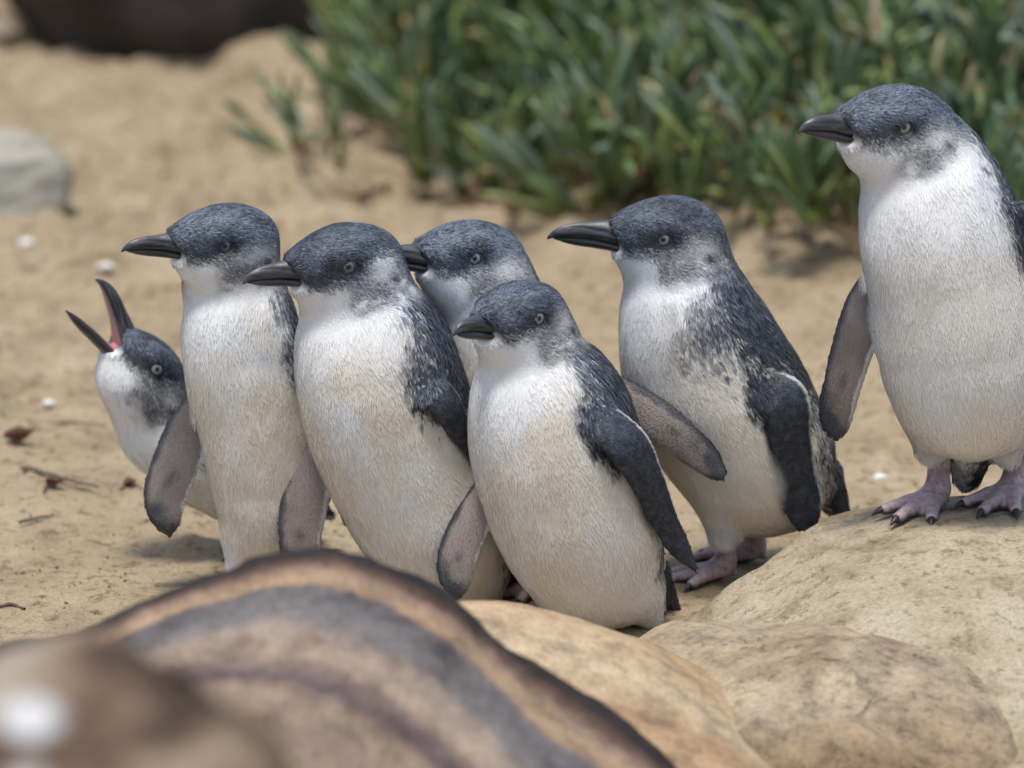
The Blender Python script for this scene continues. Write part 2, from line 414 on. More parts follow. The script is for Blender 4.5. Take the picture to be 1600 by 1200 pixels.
M_SLAB = stone_mat('pale_sandstone', [(0.3, (0.34, 0.27, 0.175)), (0.5, (0.43, 0.357, 0.24)), (0.7, (0.515, 0.45, 0.335))], scale=11, spots=(0.55, 0.5, 0.44), spot_amt=0.6, bump=0.9, spot_at=(0.36, 0.5), crack=True)
CR4 = [(960, 1090, -.03), (1030, 1000, -.02), (1090, 952, -.01), (1150, 911, .0), (1215, 882, -.005), (1280, 858, -.015), (1340, 836, -.015), (1400, 822, -.015), (1480, 812, -.015), (1560, 808, -.015), (1650, 805, -.015), (1800, 840, -.02), (1950, 930, -.04), (2060, 1100, -.06)]
slab = crest_rock('sandstone_slab', 'broad pale sandstone with sandy worn top under the tall penguin', CR4,
    [(.19, -.2), (.165, .4), (.13, .85), (.09, .985), (.04, 1.0), (0, 1.0), (-.05, .955), (-.12, .84), (-.2, .66), (-.28, .4), (-.34, -.2)], M_SLAB, amp=0.005, nscale=8, seed=33, nu=200, nv=100, back=([0, .14, .22, .32, 1], [.25, .25, .35, 1, 1]))

M_BLUR = stone_mat('brown_stone', [(0.37, (0.04, 0.026, 0.017)), (0.44, (0.14, 0.09, 0.055)), (0.51, (0.24, 0.17, 0.11)), (0.60, (0.37, 0.32, 0.24))], scale=13, spot_amt=0.4)
_p = at(45, 1120, -1.70); _p2 = at(40, 1190, -1.74)
M_BLUR5 = stone_mat('brown_stone_with_droppings', [(0.37, (0.04, 0.026, 0.017)), (0.44, (0.14, 0.09, 0.055)), (0.51, (0.24, 0.17, 0.11)), (0.60, (0.37, 0.32, 0.24))], scale=13, spot_amt=0.4,
    droppings=[(_p[0], _p[1], _p[2], .013), (_p2[0], _p2[1], _p2[2], .012)])
CR5 = [(-330, 1330, -1.7), (-200, 1090, -1.68), (-60, 1030, -1.66), (80, 1020, -1.65), (190, 1030, -1.65), (290, 1050, -1.65), (370, 1090, -1.66), (420, 1150, -1.67), (450, 1230, -1.68), (470, 1500, -1.7), (480, 1900, -1.72)]
crest_rock('brown_boulder', 'brown rock in front of the banded sandstone', CR5,
    [(.2, -.1), (.16, .5), (.08, .9), (0, 1.0), (-.06, .97), (-.14, .85), (-.2, .6), (-.24, -.1)], M_BLUR5, amp=0.02, nscale=8, seed=43, nu=120, nv=70)

def sdf_stone(name, label, c, rad, mat, amp, nscale, seed, n=56, rot=0.0, cuts=()):
    """a lump: ellipsoid with noise and flat broken faces"""
    u = np.linspace(0, np.pi, n); v = np.linspace(0, 2 * np.pi, 2 * n, endpoint=False)
    U, W = np.meshgrid(u, v, indexing='ij')
    D = np.stack([np.sin(U) * np.cos(W), np.sin(U) * np.sin(W), np.cos(U)], -1).reshape(-1, 3)
    V = np.sign(D) * np.abs(D) ** 0.8
    V /= np.linalg.norm(V, axis=1, keepdims=True) ** 0.6
    for (nx, ny, nzv, d) in cuts:
        k = np.array([nx, ny, nzv]); k = k / np.linalg.norm(k)
        e = V @ k - d
        V = V - np.where(e > 0, e * 0.93, 0)[:, None] * k
    V = V * np.array(rad)
    V = V + D * (fbm(V, nscale, 5, seed) * amp)[:, None]
    ca, sa = math.cos(rot), math.sin(rot)
    V = V @ np.array([[ca, sa, 0], [-sa, ca, 0], [0, 0, 1]])
    o = mesh_obj(name, V, grid_faces(n, 2 * n, True)[:, ::-1], mat); o.location = Vector(c)
    return tag(o, label, 'rock')

M_DARK = stone_mat('dark_stone', [(0.3, (0.026, 0.022, 0.019)), (0.5, (0.048, 0.04, 0.034)), (0.7, (0.075, 0.063, 0.055))], scale=8, spot_amt=0.6)
M_PALE = stone_mat('pale_grey_stone', [(0.3, (0.29, 0.26, 0.2)), (0.5, (0.37, 0.345, 0.28)), (0.7, (0.44, 0.42, 0.36))], scale=6, spot_amt=0.4)
g = on_ground(390, 54)
sdf_stone('dark_boulder', 'big dark brown boulder overhanging the sand', (g[0] + .02, g[1] + .40, g[2] + .13), (.44, .42, .34), M_DARK, .03, 6, 5, rot=.1)
g = on_ground(30, 345)
sdf_stone('pale_slab', 'flat pale grey stone slab lying on the sand', (g[0] - .06, g[1] + .09, g[2] + .028), (.115, .15, .06), M_PALE, .012, 12, 8, rot=-.35, cuts=((0.1, -0.1, 1, .72), (1, -.8, .2, .72), (-1, -1, 0.3, .8)))
g = on_ground(-10, 62)
sdf_stone('rusty_stone', 'small rusty brown stone half buried beyond the slab', (g[0], g[1], g[2] + .01), (.05, .05, .03), M_BLUR, .008, 20, 15)

# ------------------------------------------------------------------ pigface plants (succulent ground cover)
def leaf_mat():
    m, nt, b = new_mat('succulent_leaf')
    oi = N(nt, 'ShaderNodeObjectInfo'); a = N(nt, 'ShaderNodeAttribute', attribute_name='var'); al = N(nt, 'ShaderNodeAttribute', attribute_name='along')
    ad = N(nt, 'ShaderNodeMath', operation='ADD'); nt.links.new(oi.outputs['Random'], ad.inputs[0]); nt.links.new(a.outputs['Fac'], ad.inputs[1])
    fr = N(nt, 'ShaderNodeMath', operation='FRACT'); nt.links.new(ad.outputs[0], fr.inputs[0])
    r1 = ramp(nt, [(0.0, (0.07, 0.125, 0.045)), (0.3, (0.105, 0.17, 0.065)), (0.55, (0.18, 0.235, 0.165)), (0.75, (0.155, 0.235, 0.07)), (0.92, (0.25, 0.30, 0.09)), (1.0, (0.30, 0.21, 0.13))])
    nt.links.new(fr.outputs[0], r1.inputs[0])
    r2 = ramp(nt, [(0.0, (0.9, 0.55, 0.4)), (0.12, (1.6, 1.5, 0.9)), (0.35, (1, 1, 1)), (0.9, (1, 1, 1)), (1.0, (1.7, 1.0, 0.9))]); nt.links.new(al.outputs['Fac'], r2.inputs[0])
    c = mixc(nt, 1.0, r1.outputs[0], r2.outputs[0], 'MULTIPLY')
    tc = N(nt, 'ShaderNodeTexCoord'); n = N(nt, 'ShaderNodeTexNoise', Scale=60.0, Detail=3.0); nt.links.new(tc.outputs['Object'], n.inputs['Vector'])
    r3 = ramp(nt, [(0.3, (0.8, 0.8, 0.8)), (0.7, (1.15, 1.15, 1.2))]); nt.links.new(n.outputs['Fac'], r3.inputs[0])
    c = mixc(nt, 1.0, c, r3.outputs[0], 'MULTIPLY')
    nt.links.new(c, b.inputs['Base Color']); b.inputs['Roughness'].default_value = 0.36; b.inputs['Specular IOR Level'].default_value = 0.5
    return m
def stem_mat():
    m, nt, b = new_mat('succulent_stem')
    tc = N(nt, 'ShaderNodeTexCoord'); n = N(nt, 'ShaderNodeTexNoise', Scale=14.0, Detail=4.0); nt.links.new(tc.outputs['Object'], n.inputs['Vector'])
    r = ramp(nt, [(0.35, (0.34, 0.15, 0.13)), (0.5, (0.28, 0.16, 0.10)), (0.62, (0.20, 0.19, 0.08))]); nt.links.new(n.outputs['Fac'], r.inputs[0])
    nt.links.new(r.outputs[0], b.inputs['Base Color']); b.inputs['Roughness'].default_value = 0.5
    return m
M_LEAF, M_STEM = leaf_mat(), stem_mat()

def leaf_geo(bend, n=7):
    """three-sided tapering leaf along +Z, one unit long, keel to -X, curving to +X"""
    V = []; al = []
    for i in range(n):
        t = i / (n - 1)
        wv = .078 * (1 - .28 * t) * (1 if t < .7 else max(.06, math.sqrt(max(0, 1 - ((t - .7) / .3)**2)))) * (1 if t > .05 else .8)
        ang = bend * t; x = (1 - math.cos(ang)) / bend if abs(bend) > .01 else 0; z = math.sin(ang) / bend if abs(bend) > .01 else t
        for (lx, ly) in ((.55, -1), (.55, 1), (-.35, .42), (-.95, 0), (-.35, -.42)):
            V.append((x + lx * wv * math.cos(ang), ly * wv, z - lx * wv * math.sin(ang))); al.append(t)
    return np.array(V), grid_faces(n, 5, True), np.array(al)
LEAFS = []
for bnd in (.15, .45, .75, 1.05, 1.4):
    V, Fc, al = leaf_geo(bnd)
    o = mesh_obj('leaf', V, Fc, M_LEAF); a = o.data.attributes.new('along', 'FLOAT', 'POINT'); a.data.foreach_set('value', al.astype(np.float32))
    LEAFS.append((V, Fc, al, o.data)); bpy.data.objects.remove(o)

def tube(P, rad, m=6):
    P = np.asarray(P, float); n = len(P); T = np.gradient(P, axis=0); T /= np.linalg.norm(T, axis=1, keepdims=True) + 1e-9
    ref = np.array([0, 0, 1.0]) if abs(T[:, 2]).mean() < .8 else np.array([1.0, 0, 0])
    A = np.cross(T, ref); A /= np.linalg.norm(A, axis=1, keepdims=True) + 1e-9; B = np.cross(T, A)
    th = np.linspace(0, 2 * np.pi, m, endpoint=False)
    rad = np.broadcast_to(rad, n)
    V = P[:, None] + rad[:, None, None] * (A[:, None] * np.cos(th)[None, :, None] + B[:, None] * np.sin(th)[None, :, None])
    return V.reshape(-1, 3), grid_faces(n, m, True)

def frame(d, roll):
    d = d / np.linalg.norm(d); r = np.array([0, 0, 1.0]) if abs(d[2]) < .9 else np.array([1.0, 0, 0])
    x = np.cross(r, d); x /= np.linalg.norm(x); y = np.cross(d, x)
    c, s = math.cos(roll), math.sin(roll)
    return np.stack([x * c + y * s, y * c - x * s, d], 1)      # columns X, Y, Z

def shoot(P, d, R, nodes, ll, sprd=.6):
    """one shoot: stem points and leaf placements (matrix columns, origin, length, variant)"""
    d = d / np.linalg.norm(d); L = nodes * .014 + .02
    side = R.normal(size=3) * .25
    st = [P + d * L * t + side * L * t * t * .5 + np.array([0, 0, .3]) * L * t * t for t in np.linspace(0, 1, 5)]
    out = []; ro = R.uniform(0, math.pi)
    for k in range(nodes):
        t = .25 + .75 * k / max(1, nodes - 1); i = t * 4; a = int(min(i, 3)); o = st[a] + (st[a + 1] - st[a]) * (i - a)
        dd = st[min(a + 1, 4)] - st[a]; dd = dd / np.linalg.norm(dd)
        F = frame(dd, ro + k * math.pi / 2)
        sp = sprd * (1.25 - .75 * t) + R.normal() * .1
        for sgn in (1, -1):
            ax = F[:, 2] * math.cos(sp) + F[:, 0] * sgn * math.sin(sp)
            X = F[:, 2] * math.sin(sp) - F[:, 0] * sgn * math.cos(sp)   # curves back towards the shoot's tip
            Yv = np.cross(ax, X)
            out.append((np.stack([X, Yv, ax], 1), o, ll * (.8 + .4 * R.random()) * (.75 + .35 * (1 - abs(t - .6))), R.integers(0, 5)))
    return st, out

def plant(label, shoots, nobj, runners=(), group='pigface plants on the sand', keep_front=True):
    base = np.mean([s[0][0] for s in shoots], 0); base[2] = float(gz(np.array([base[0]]), np.array([base[1]]))[0])
    root = empty('pigface_plant', base, label, 'plant', group)
    if len(shoots) < 40:
        for st, _ in shoots:
            v, f = tube(st, np.linspace(.0042, .0028, 5)); mesh_obj('stem', v - base, f, M_STEM, root)
    else:
        SV, SF, off = [], [], 0
        for st, _ in shoots:
            v, f = tube(st, np.linspace(.0042, .0028, 5)); SV.append(v - base); SF.append(f + off); off += len(v)
        mesh_obj('stems', np.vstack(SV), np.vstack(SF), M_STEM, root)['kind'] = 'stuff'
    for rn_ in runners:
        v, f = tube(spline(rn_, 16), .0038, 8); mesh_obj('runner', v - base, f, M_STEM, root)
    lv = [l for _, o in shoots for l in o]
    key = np.array([l[1][1] - 1.2 * l[1][2] for l in lv])            # nearest and highest leaves are the ones one can pick out
    order = np.argsort(key)
    for k in order[:nobj]:
        Rm, o, ln, vr = lv[k]
        ob = link(bpy.data.objects.new('leaf', LEAFS[vr][3]), root)
        M = Matrix.Identity(4)
        for i in range(3):
            for j in range(3): M[i][j] = Rm[i, j] * ln
            M[i][3] = o[i] - base[i]
        ob.matrix_local = M
    rest = order[nobj:]
    if len(rest):
        VV, FF, AL, VA, off = [], [], [], [], 0
        for k in rest:
            Rm, o, ln, vr = lv[k]; V, Fc, al, _ = LEAFS[vr]
            VV.append((V @ Rm.T) * ln + o - base); FF.append(Fc + off); AL.append(al); VA.append(np.full(len(V), rng.random())); off += len(V)
        ob = mesh_obj('foliage', np.vstack(VV), np.vstack(FF), M_LEAF, root)
        a = ob.data.attributes.new('along', 'FLOAT', 'POINT'); a.data.foreach_set('value', np.concatenate(AL).astype(np.float32))
        a = ob.data.attributes.new('var', 'FLOAT', 'POINT'); a.data.foreach_set('value', np.concatenate(VA).astype(np.float32))
        ob['kind'] = 'stuff'
    return root

# the bank: outline of its foot on the sand
OUT = [(545, -40), (575, 60), (640, 130), (565, 205), (660, 268), (735, 335), (860, 350), (960, 372), (1080, 412), (1200, 425), (1350, 425), (1500, 440), (1650, 450), (1900, 430), (2000, -260), (560, -260)]
OUTW = np.array([on_ground(*p)[:2] for p in OUT])
def inside(x, y):
    c = False; n = len(OUTW)
    for i in range(n):
        x1, y1 = OUTW[i]; x2, y2 = OUTW[(i + 1) % n]
        if (y1 > y) != (y2 > y) and x < (x2 - x1) * (y - y1) / (y2 - y1) + x1: c = not c
    return c
PR = np.random.default_rng(21)
x0, y0 = OUTW.min(0); x1, y1 = OUTW.max(0)
cells = {0: [], 1: [], 2: [], 3: [], 4: []}
area = 0
cand = PR.uniform([x0, y0], [x1, y1], (6200, 2))
ymin_edge = OUTW[:, 1].min()
CZ = gz(cand[:, 0], cand[:, 1]); CN = fbm(np.c_[cand, np.zeros(len(cand))], 5.0, 2, 77)
for ci, (x, y) in enumerate(cand):
    if not inside(x, y): continue
    # how far behind the front edge: the bank swells upwards
    e = min(np.hypot(x - q[0], y - q[1]) for q in OUTW[:13])
    d2 = min(1.0, e / .45)
    hmax = .03 + .13 * d2 + .05 * CN[ci]
    z = CZ[ci] + max(.005, hmax) * PR.random() ** .55
    dirv = np.array([PR.normal() * .95 - .25, PR.normal() * .7 - .40 * (1 - d2) - .22, .75 + .2 * PR.random()])
    sh = shoot(np.array([x, y, z]), dirv, PR, PR.integers(2, 5), PR.uniform(.06, .115))
    cells[int(np.clip((x + .15) / .18, 0, 4)) if y < 2.6 else (4 if x > .5 else (3 if x > .15 else 2))].append(sh)
BANK = ['end of the pigface bank next to bare sand, trailing red stems', 'pigface clump behind the long-billed profile penguin, deep green leaves', 'dense middle of the pigface bank with upright fleshy leaves',
        'pigface clump growing behind the bill of the penguin on the rock', 'pigface clump growing behind the back of the penguin on the rock']
def rn(*pts):
    return [on_ground(a, b) + np.array([0, 0, h]) for a, b, h in pts]
RUN = {0: [rn((590, 212, .01), (660, 205, .012), (740, 190, .02)), rn((700, 330, .008), (760, 325, .01), (840, 338, .012), (930, 345, .012))], 1: [rn((790, 345, .012), (880, 348, .012), (990, 340, .012)), ],
       2: [], 3: [rn((1330, 300, .2), (1360, 300, .22), (1400, 330, .2))], 4: []}
for k, shs in cells.items():
    if shs: plant(BANK[k], shs, 170, RUN[k])

def sprig(label, items, runners):
    shs = []
    for (px, py, h, dx, dy, dz, nodes, ll) in items:
        shs.append(shoot(on_ground(px, py) + np.array([0, 0, h]), np.array([dx, dy, dz]), PR, nodes, ll, .75))
    return plant(label, shs, 400, runners)
sprig('small pigface sprig creeping out alone over the bare sand',
      [(468, 262, .01, -1, -.1, .18, 2, .06), (490, 280, .008, -.6, 0, .7, 2, .055), (522, 300, .006, .3, -.1, .8, 2, .05), (490, 262, .02, -.5, .3, .6, 3, .06), (476, 272, .012, -.2, -.3, .8, 3, .05), (506, 288, .01, .2, -.2, .7, 3, .05), (440, 248, .012, -.8, .1, .35, 2, .055), (540, 240, .012, -.4, 0, .6, 3, .06)],
      [rn((452, 258, .012), (485, 272, .012), (520, 302, .006), (600, 300, .008), (690, 270, .012)), rn((480, 268, .012), (540, 225, .012), (610, 205, .012))])
sprig('short pigface sprig with bright tips beside the pink runner',
      [(770, 318, .008, -.2, -.1, 1, 3, .07), (800, 330, .008, .25, -.1, 1, 3, .075), (745, 310, .008, -.6, -.1, .8, 2, .07), (845, 338, .008, .1, -.1, 1, 3, .07)],
      [rn((735, 322, .008), (790, 334, .008), (870, 348, .008))])
sprig('low pigface tuft at the sandy edge of the bank near the dark boulder',
      [(560, 175, .01, -.8, -.1, .6, 3, .07), (590, 190, .01, -.3, -.2, .9, 3, .075), (640, 205, .01, .1, -.2, 1, 3, .075), (545, 110, .01, -.5, 0, .9, 3, .08), (600, 140, .01, -.3, -.1, .9, 3, .08), (575, 90, .01, -.4, 0, 1, 3, .085)],
      [rn((540, 195, .008), (600, 212, .008), (680, 200, .01))])

# ------------------------------------------------------------------ penguins
HU = 1 / 1760.0                       # one head unit in metres

def ell(P, c, r):
    q = P - np.array(c, float); r = np.array(r, float)
    k0 = np.linalg.norm(q / r, axis=-1); k1 = np.linalg.norm(q / r**2, axis=-1) + 1e-9
    return k0 * (k0 - 1) / k1

def smin(a, b, k):
    h = np.clip(0.5 + 0.5 * (b - a) / k, 0, 1)
    return b + (a - b) * h - k * h * (1 - h)

def bill_line(L):
    return .8 * (L[..., 0] - np.interp(L[..., 2], [-60, -38, -31, -25, -17, 0, 14, 40], [84, 73, 67, 60, 59, 69, 79, 92]))

def head_sdf(L):
    """canonical head, x forward, y left, z up, origin between the eyes (head units)"""
    d = ell(L, (-17, 0, -13), (85, 56, 63))
    d = smin(d, ell(L, (32, 0, -7), (58, 28, 33)), 22)
    d = smin(d, ell(L, (-22, 0, -46), (74, 58, 48)), 26)
    # feather line of the bill: slants back from the forehead to the corner of the mouth, chin feathers stay
    d = np.maximum(d, bill_line(L))
    for s in (-1, 1):                                     # brow and the hollow of the eye
        d = smin(d, ell(L, (4, s * 40, 14), (30, 13, 13)), 14)
    return d

EYE_Y = 50.0
BLUE = np.array([0.130, 0.152, 0.190]); SLATE = np.array([0.036, 0.041, 0.050])
WHITE = np.array([0.835, 0.84, 0.825]); CREAM_BOUNCE = np.array([0.77, 0.695, 0.555]); GREY = np.array([0.30, 0.30, 0.305])  # cream: stained feathers plus warm bounce light painted in
UNDER = np.array([0.215, 0.185, 0.16]); DARKW = np.array([0.030, 0.034, 0.042])

def mix(a, b, t): return a + (b - a) * np.asarray(t)[:, None]

def beak_rings(rows, upper, n=40):
    R = spline(np.array(rows, float)[:, [0, 1, 2, 3]], 34)
    th = np.linspace(0, 2 * np.pi, n, endpoint=False)
    V = []
    for x, zt, zb, hw in R:
        zc, hz = (zt + zb) / 2, max((zt - zb) / 2, .3)
        c, s = np.cos(th), np.sin(th)
        e = 0.8
        yy = np.sign(c) * np.abs(c) ** e; zz = np.sign(s) * np.abs(s) ** e
        g0 = np.interp(x, [40, 80, 120, 150], [-.15, .12, .5, .75])      # slanting groove of the upper plates
        if upper:                                        # a narrow ridge on top, a groove along each side
            yy = np.where(zz < 0, np.sign(c) * np.abs(c) ** .5, yy)
            k = np.clip(zz + .35, 0, 1.35) / 1.35; yy = yy * (1 - .52 * k ** 1.4)
            yy = yy * (1 - .22 * np.exp(-((zz - g0) / .13) ** 2) * np.interp(x, [120, 150], [1, 0]))
        else:
            yy = np.where(zz > 0, np.sign(c) * np.abs(c) ** .5, yy)
            k = np.clip(-zz, 0, 1); yy = yy * (1 - .35 * k)
            yy = yy * (1 - .16 * np.exp(-((zz + .15) / .15) ** 2) * np.interp(x, [110, 140], [1, 0]))
        V.append(np.stack([np.full(n, x), yy * max(hw, .4), zc + zz * hz], 1))
    return np.array(V)

UP_ROWS = [(26, 10, -28, 31), (50, 16, -23, 29.5), (76, 18, -17, 22), (102, 16, -12, 15.5), (130, 14.5, -9.5, 12.5), (150, 11, -8.5, 10), (164, 5, -9, 6.8), (173, -2, -11, 4), (178, -8, -13, 1.3)]
LO_ROWS = [(26, -24, -37, 27), (54, -20, -35, 25), (80, -14.5, -31, 18), (104, -10.5, -27, 13.2), (130, -8.5, -23, 10.6), (150, -8, -18, 7.6), (161, -9, -14, 4.2), (167, -10, -12, 1.2)]

def beak_mesh(name, rows, upper, xf, mat, parent, base, open_mouth, seed, blen, bh=.86):
    V = beak_rings(rows, upper); nu, n, _ = V.shape
    V[..., 0] = np.where(V[..., 0] > 60, 60 + (V[..., 0] - 60) * blen, V[..., 0])
    V[..., 1] *= .86; V[..., 2] = -9 + (V[..., 2] + 9) * bh
    L = V.reshape(-1, 3).copy()
    rot = open_mouth[0] if upper else open_mouth[1]
    if rot:
        pv = np.array([44, 0, -20.0]); a = math.radians(rot); q = L - pv
        L = pv + np.stack([q[:, 0] * math.cos(a) - q[:, 2] * math.sin(a), q[:, 1], q[:, 0] * math.sin(a) + q[:, 2] * math.cos(a)], 1)
    W = xf(L) - base
    Fc = grid_faces(nu, n, True)
    zz = np.tile(np.sin(np.linspace(0, 2 * np.pi, n, endpoint=False)), nu)
    x = V.reshape(-1, 3)[:, 0]
    c = np.tile(np.array([0.046, 0.046, 0.050]), (len(L), 1))
    g0 = np.interp(x, [40, 80, 120, 150], [-.15, .12, .5, .75]) if upper else np.full(len(x), -.15)
    zs = np.sign(zz) * np.abs(zz) ** .8
    st = fbm(V.reshape(-1, 3) * np.array([.2, 1, 1.8]), .16, 3, seed)
    c = c * (1 + .8 * st)[:, None]
    c = mix(c, np.array([0.10, 0.10, 0.105]), .55 * np.exp(-((zs - g0 - .28) / .10) ** 2) * sstep(150, 110, x))
    c = mix(c, np.array([0.008, 0.008, 0.009]), .9 * np.exp(-((zs - g0) / .12) ** 2) * sstep(160, 110, x))
    if upper: c = mix(c, np.array([.006, .006, .007]), .7 * sstep(-.86, -.97, zs))
    if upper:
        c = mix(c, np.array([0.085, 0.088, 0.10]), .6 * sstep(.6, 1, zz))
        inner = sstep(-.55, -.95, zz) * (1 if rot else 0)
    else:
        c = mix(c, np.array([0.30, 0.26, 0.23]), .65 * sstep(-.5, -1, zz) * sstep(105, 60, x))
        c = mix(c, np.array([0.13, 0.125, 0.12]), .6 * sstep(-.2, -.8, zz))
        inner = sstep(.55, .95, zz) * (1 if rot else 0)
    c = mix(c, mix(np.tile([0.34, 0.22, 0.21], (len(L), 1)), np.array([0.5, 0.2, 0.2]), sstep(110, 55, x)), inner)
    # close the tip
    tip = W.reshape(nu, n, 3)[-1].mean(0)
    W = np.vstack([W, tip]); c = np.vstack([c, c[-1]])
    k = (nu - 1) * n + np.arange(n); k2 = (nu - 1) * n + (np.arange(n) + 1) % n
    Fc = np.vstack([Fc, np.stack([k, np.full(n, nu * n), np.full(n, nu * n), k2], 1)])
    o = mesh_obj(name, W, Fc[:-n], mat, parent, c)
    return o

def dome(r, h, n=10, m=28):
    V = []
    for i in range(n + 1):
        a = i / n * math.pi / 2
        for j in range(m):
            b = j / m * 2 * math.pi
            V.append((r * math.sin(a) * math.cos(b), r * math.sin(a) * math.sin(b), h * math.cos(a)))
    return np.array(V), grid_faces(n + 1, m, True)

# --- the foot, made once: tarsus, three toes, webs; the claws are pieces of their own
def seg_sdf(P, a, b, ra, rb):
    a, b = np.array(a, float), np.array(b, float); ab = b - a
    t = np.clip(((P - a) @ ab) / (ab @ ab), 0, 1)
    return np.linalg.norm(P - a - t[..., None] * ab, axis=-1) - (ra + (rb - ra) * t)

TOES = [(-31, 36), (0, 43), (31, 36)]
def make_foot():
    h = 1.25
    lo, hi = np.array([-16., -34, -4]), np.array([56., 34, 52])
    ax = [np.arange(lo[i], hi[i], h) for i in range(3)]
    G = np.stack(np.meshgrid(*ax, indexing='ij'), -1)
    d = seg_sdf(G, (-5, 0, 48), (-4, 0, 14), 8.2, 7.5)
    d = smin(d, seg_sdf(G, (-4, 0, 14), (8, 0, 8), 8.5, 8), 5)
    tips = []
    for ang, ln in TOES:
        a = math.radians(ang); u = np.array([math.cos(a), math.sin(a), 0])
        k1 = u * ln * .5 + np.array([2, 0, 7.6]); tip = u * ln + np.array([2, 0, 4.4])
        d = smin(d, seg_sdf(G, (0, u[1] * 6, 9), k1, 6.2, 5.0), 4)
        d = smin(d, seg_sdf(G, k1, tip, 5.2, 4.2), 2.5)
        tips.append((tip, u))
    for i in range(2):                                     # webs: a thin fan between neighbouring toes
        for f in np.linspace(.2, .8, 4):
            e = tips[i][0] * (1 - f) + tips[i + 1][0] * f
            e = np.array([2, 0, 3.]) + (e - np.array([2, 0, 4.4])) * (.80 - .22 * math.sin(f * math.pi)); e[2] = 2.6
            d = smin(d, seg_sdf(G, (4, 0, 5), e, 3.0, 2.0), 3.5)
    d = smin(d, seg_sdf(G, (-8, 0, 8), (-11, 3, 5), 4, 2.5), 3)
    d = np.maximum(d, -(G[..., 2] - 0.2))                  # flat sole
    V, Q = surface_nets(d, lo, h); V = smooth_verts(V, Q, 2, .4)
    nn = vnormals(V, Q)
    c = np.tile(np.array([0.47, 0.355, 0.36]), (len(V), 1))
    c = mix(c, np.array([0.56, 0.44, 0.44]), .7 * sstep(-.1, .5, fbm(V, .12, 3, 4)))
    c = mix(c, np.array([0.30, 0.20, 0.21]), .7 * sstep(.15, .5, fbm(V, .25, 3, 14)))
    c = mix(c, np.array([0.055, 0.05, 0.05]), sstep(6.0, 2.6, V[:, 2] + 1.6 * fbm(V, .2, 2, 3)))
    crease = np.sin(V[:, 0] * 1.9 + fbm(V, .15, 2, 8) * 2) > .82
    c[crease & (V[:, 2] > 4)] *= .72
    return V / 1000, Q, c, tips
FOOT_V, FOOT_Q, FOOT_C, FOOT_TIPS = make_foot()
_fo = mesh_obj('foot', FOOT_V, FOOT_Q, M_FOOT, None, FOOT_C); FOOT_ME = _fo.data; bpy.data.objects.remove(_fo)

def make_claw():
    R = [(-3, 4.4, 3.4, 3.2), (1, 4.6, 3.2, 3.0), (4, 4.2, 2.6, 2.5), (7, 3.0, 1.7, 1.7), (9.5, 1.4, .7, .8), (10.5, .7, .15, .2)]
    n = 10; th = np.linspace(0, 2 * np.pi, n, endpoint=False)
    V = np.array([[(x, r * math.cos(t), z + q * math.sin(t)) for t in th] for x, z, r, q in R]).reshape(-1, 3) / 1000
    return V, grid_faces(len(R), n, True)
CV, CF = make_claw()
_co = mesh_obj('claw', CV, CF, M_CLAW, None, np.tile([0.028, 0.025, 0.025], (len(CV), 1))); CLAW_ME = _co.data; bpy.data.objects.remove(_co)

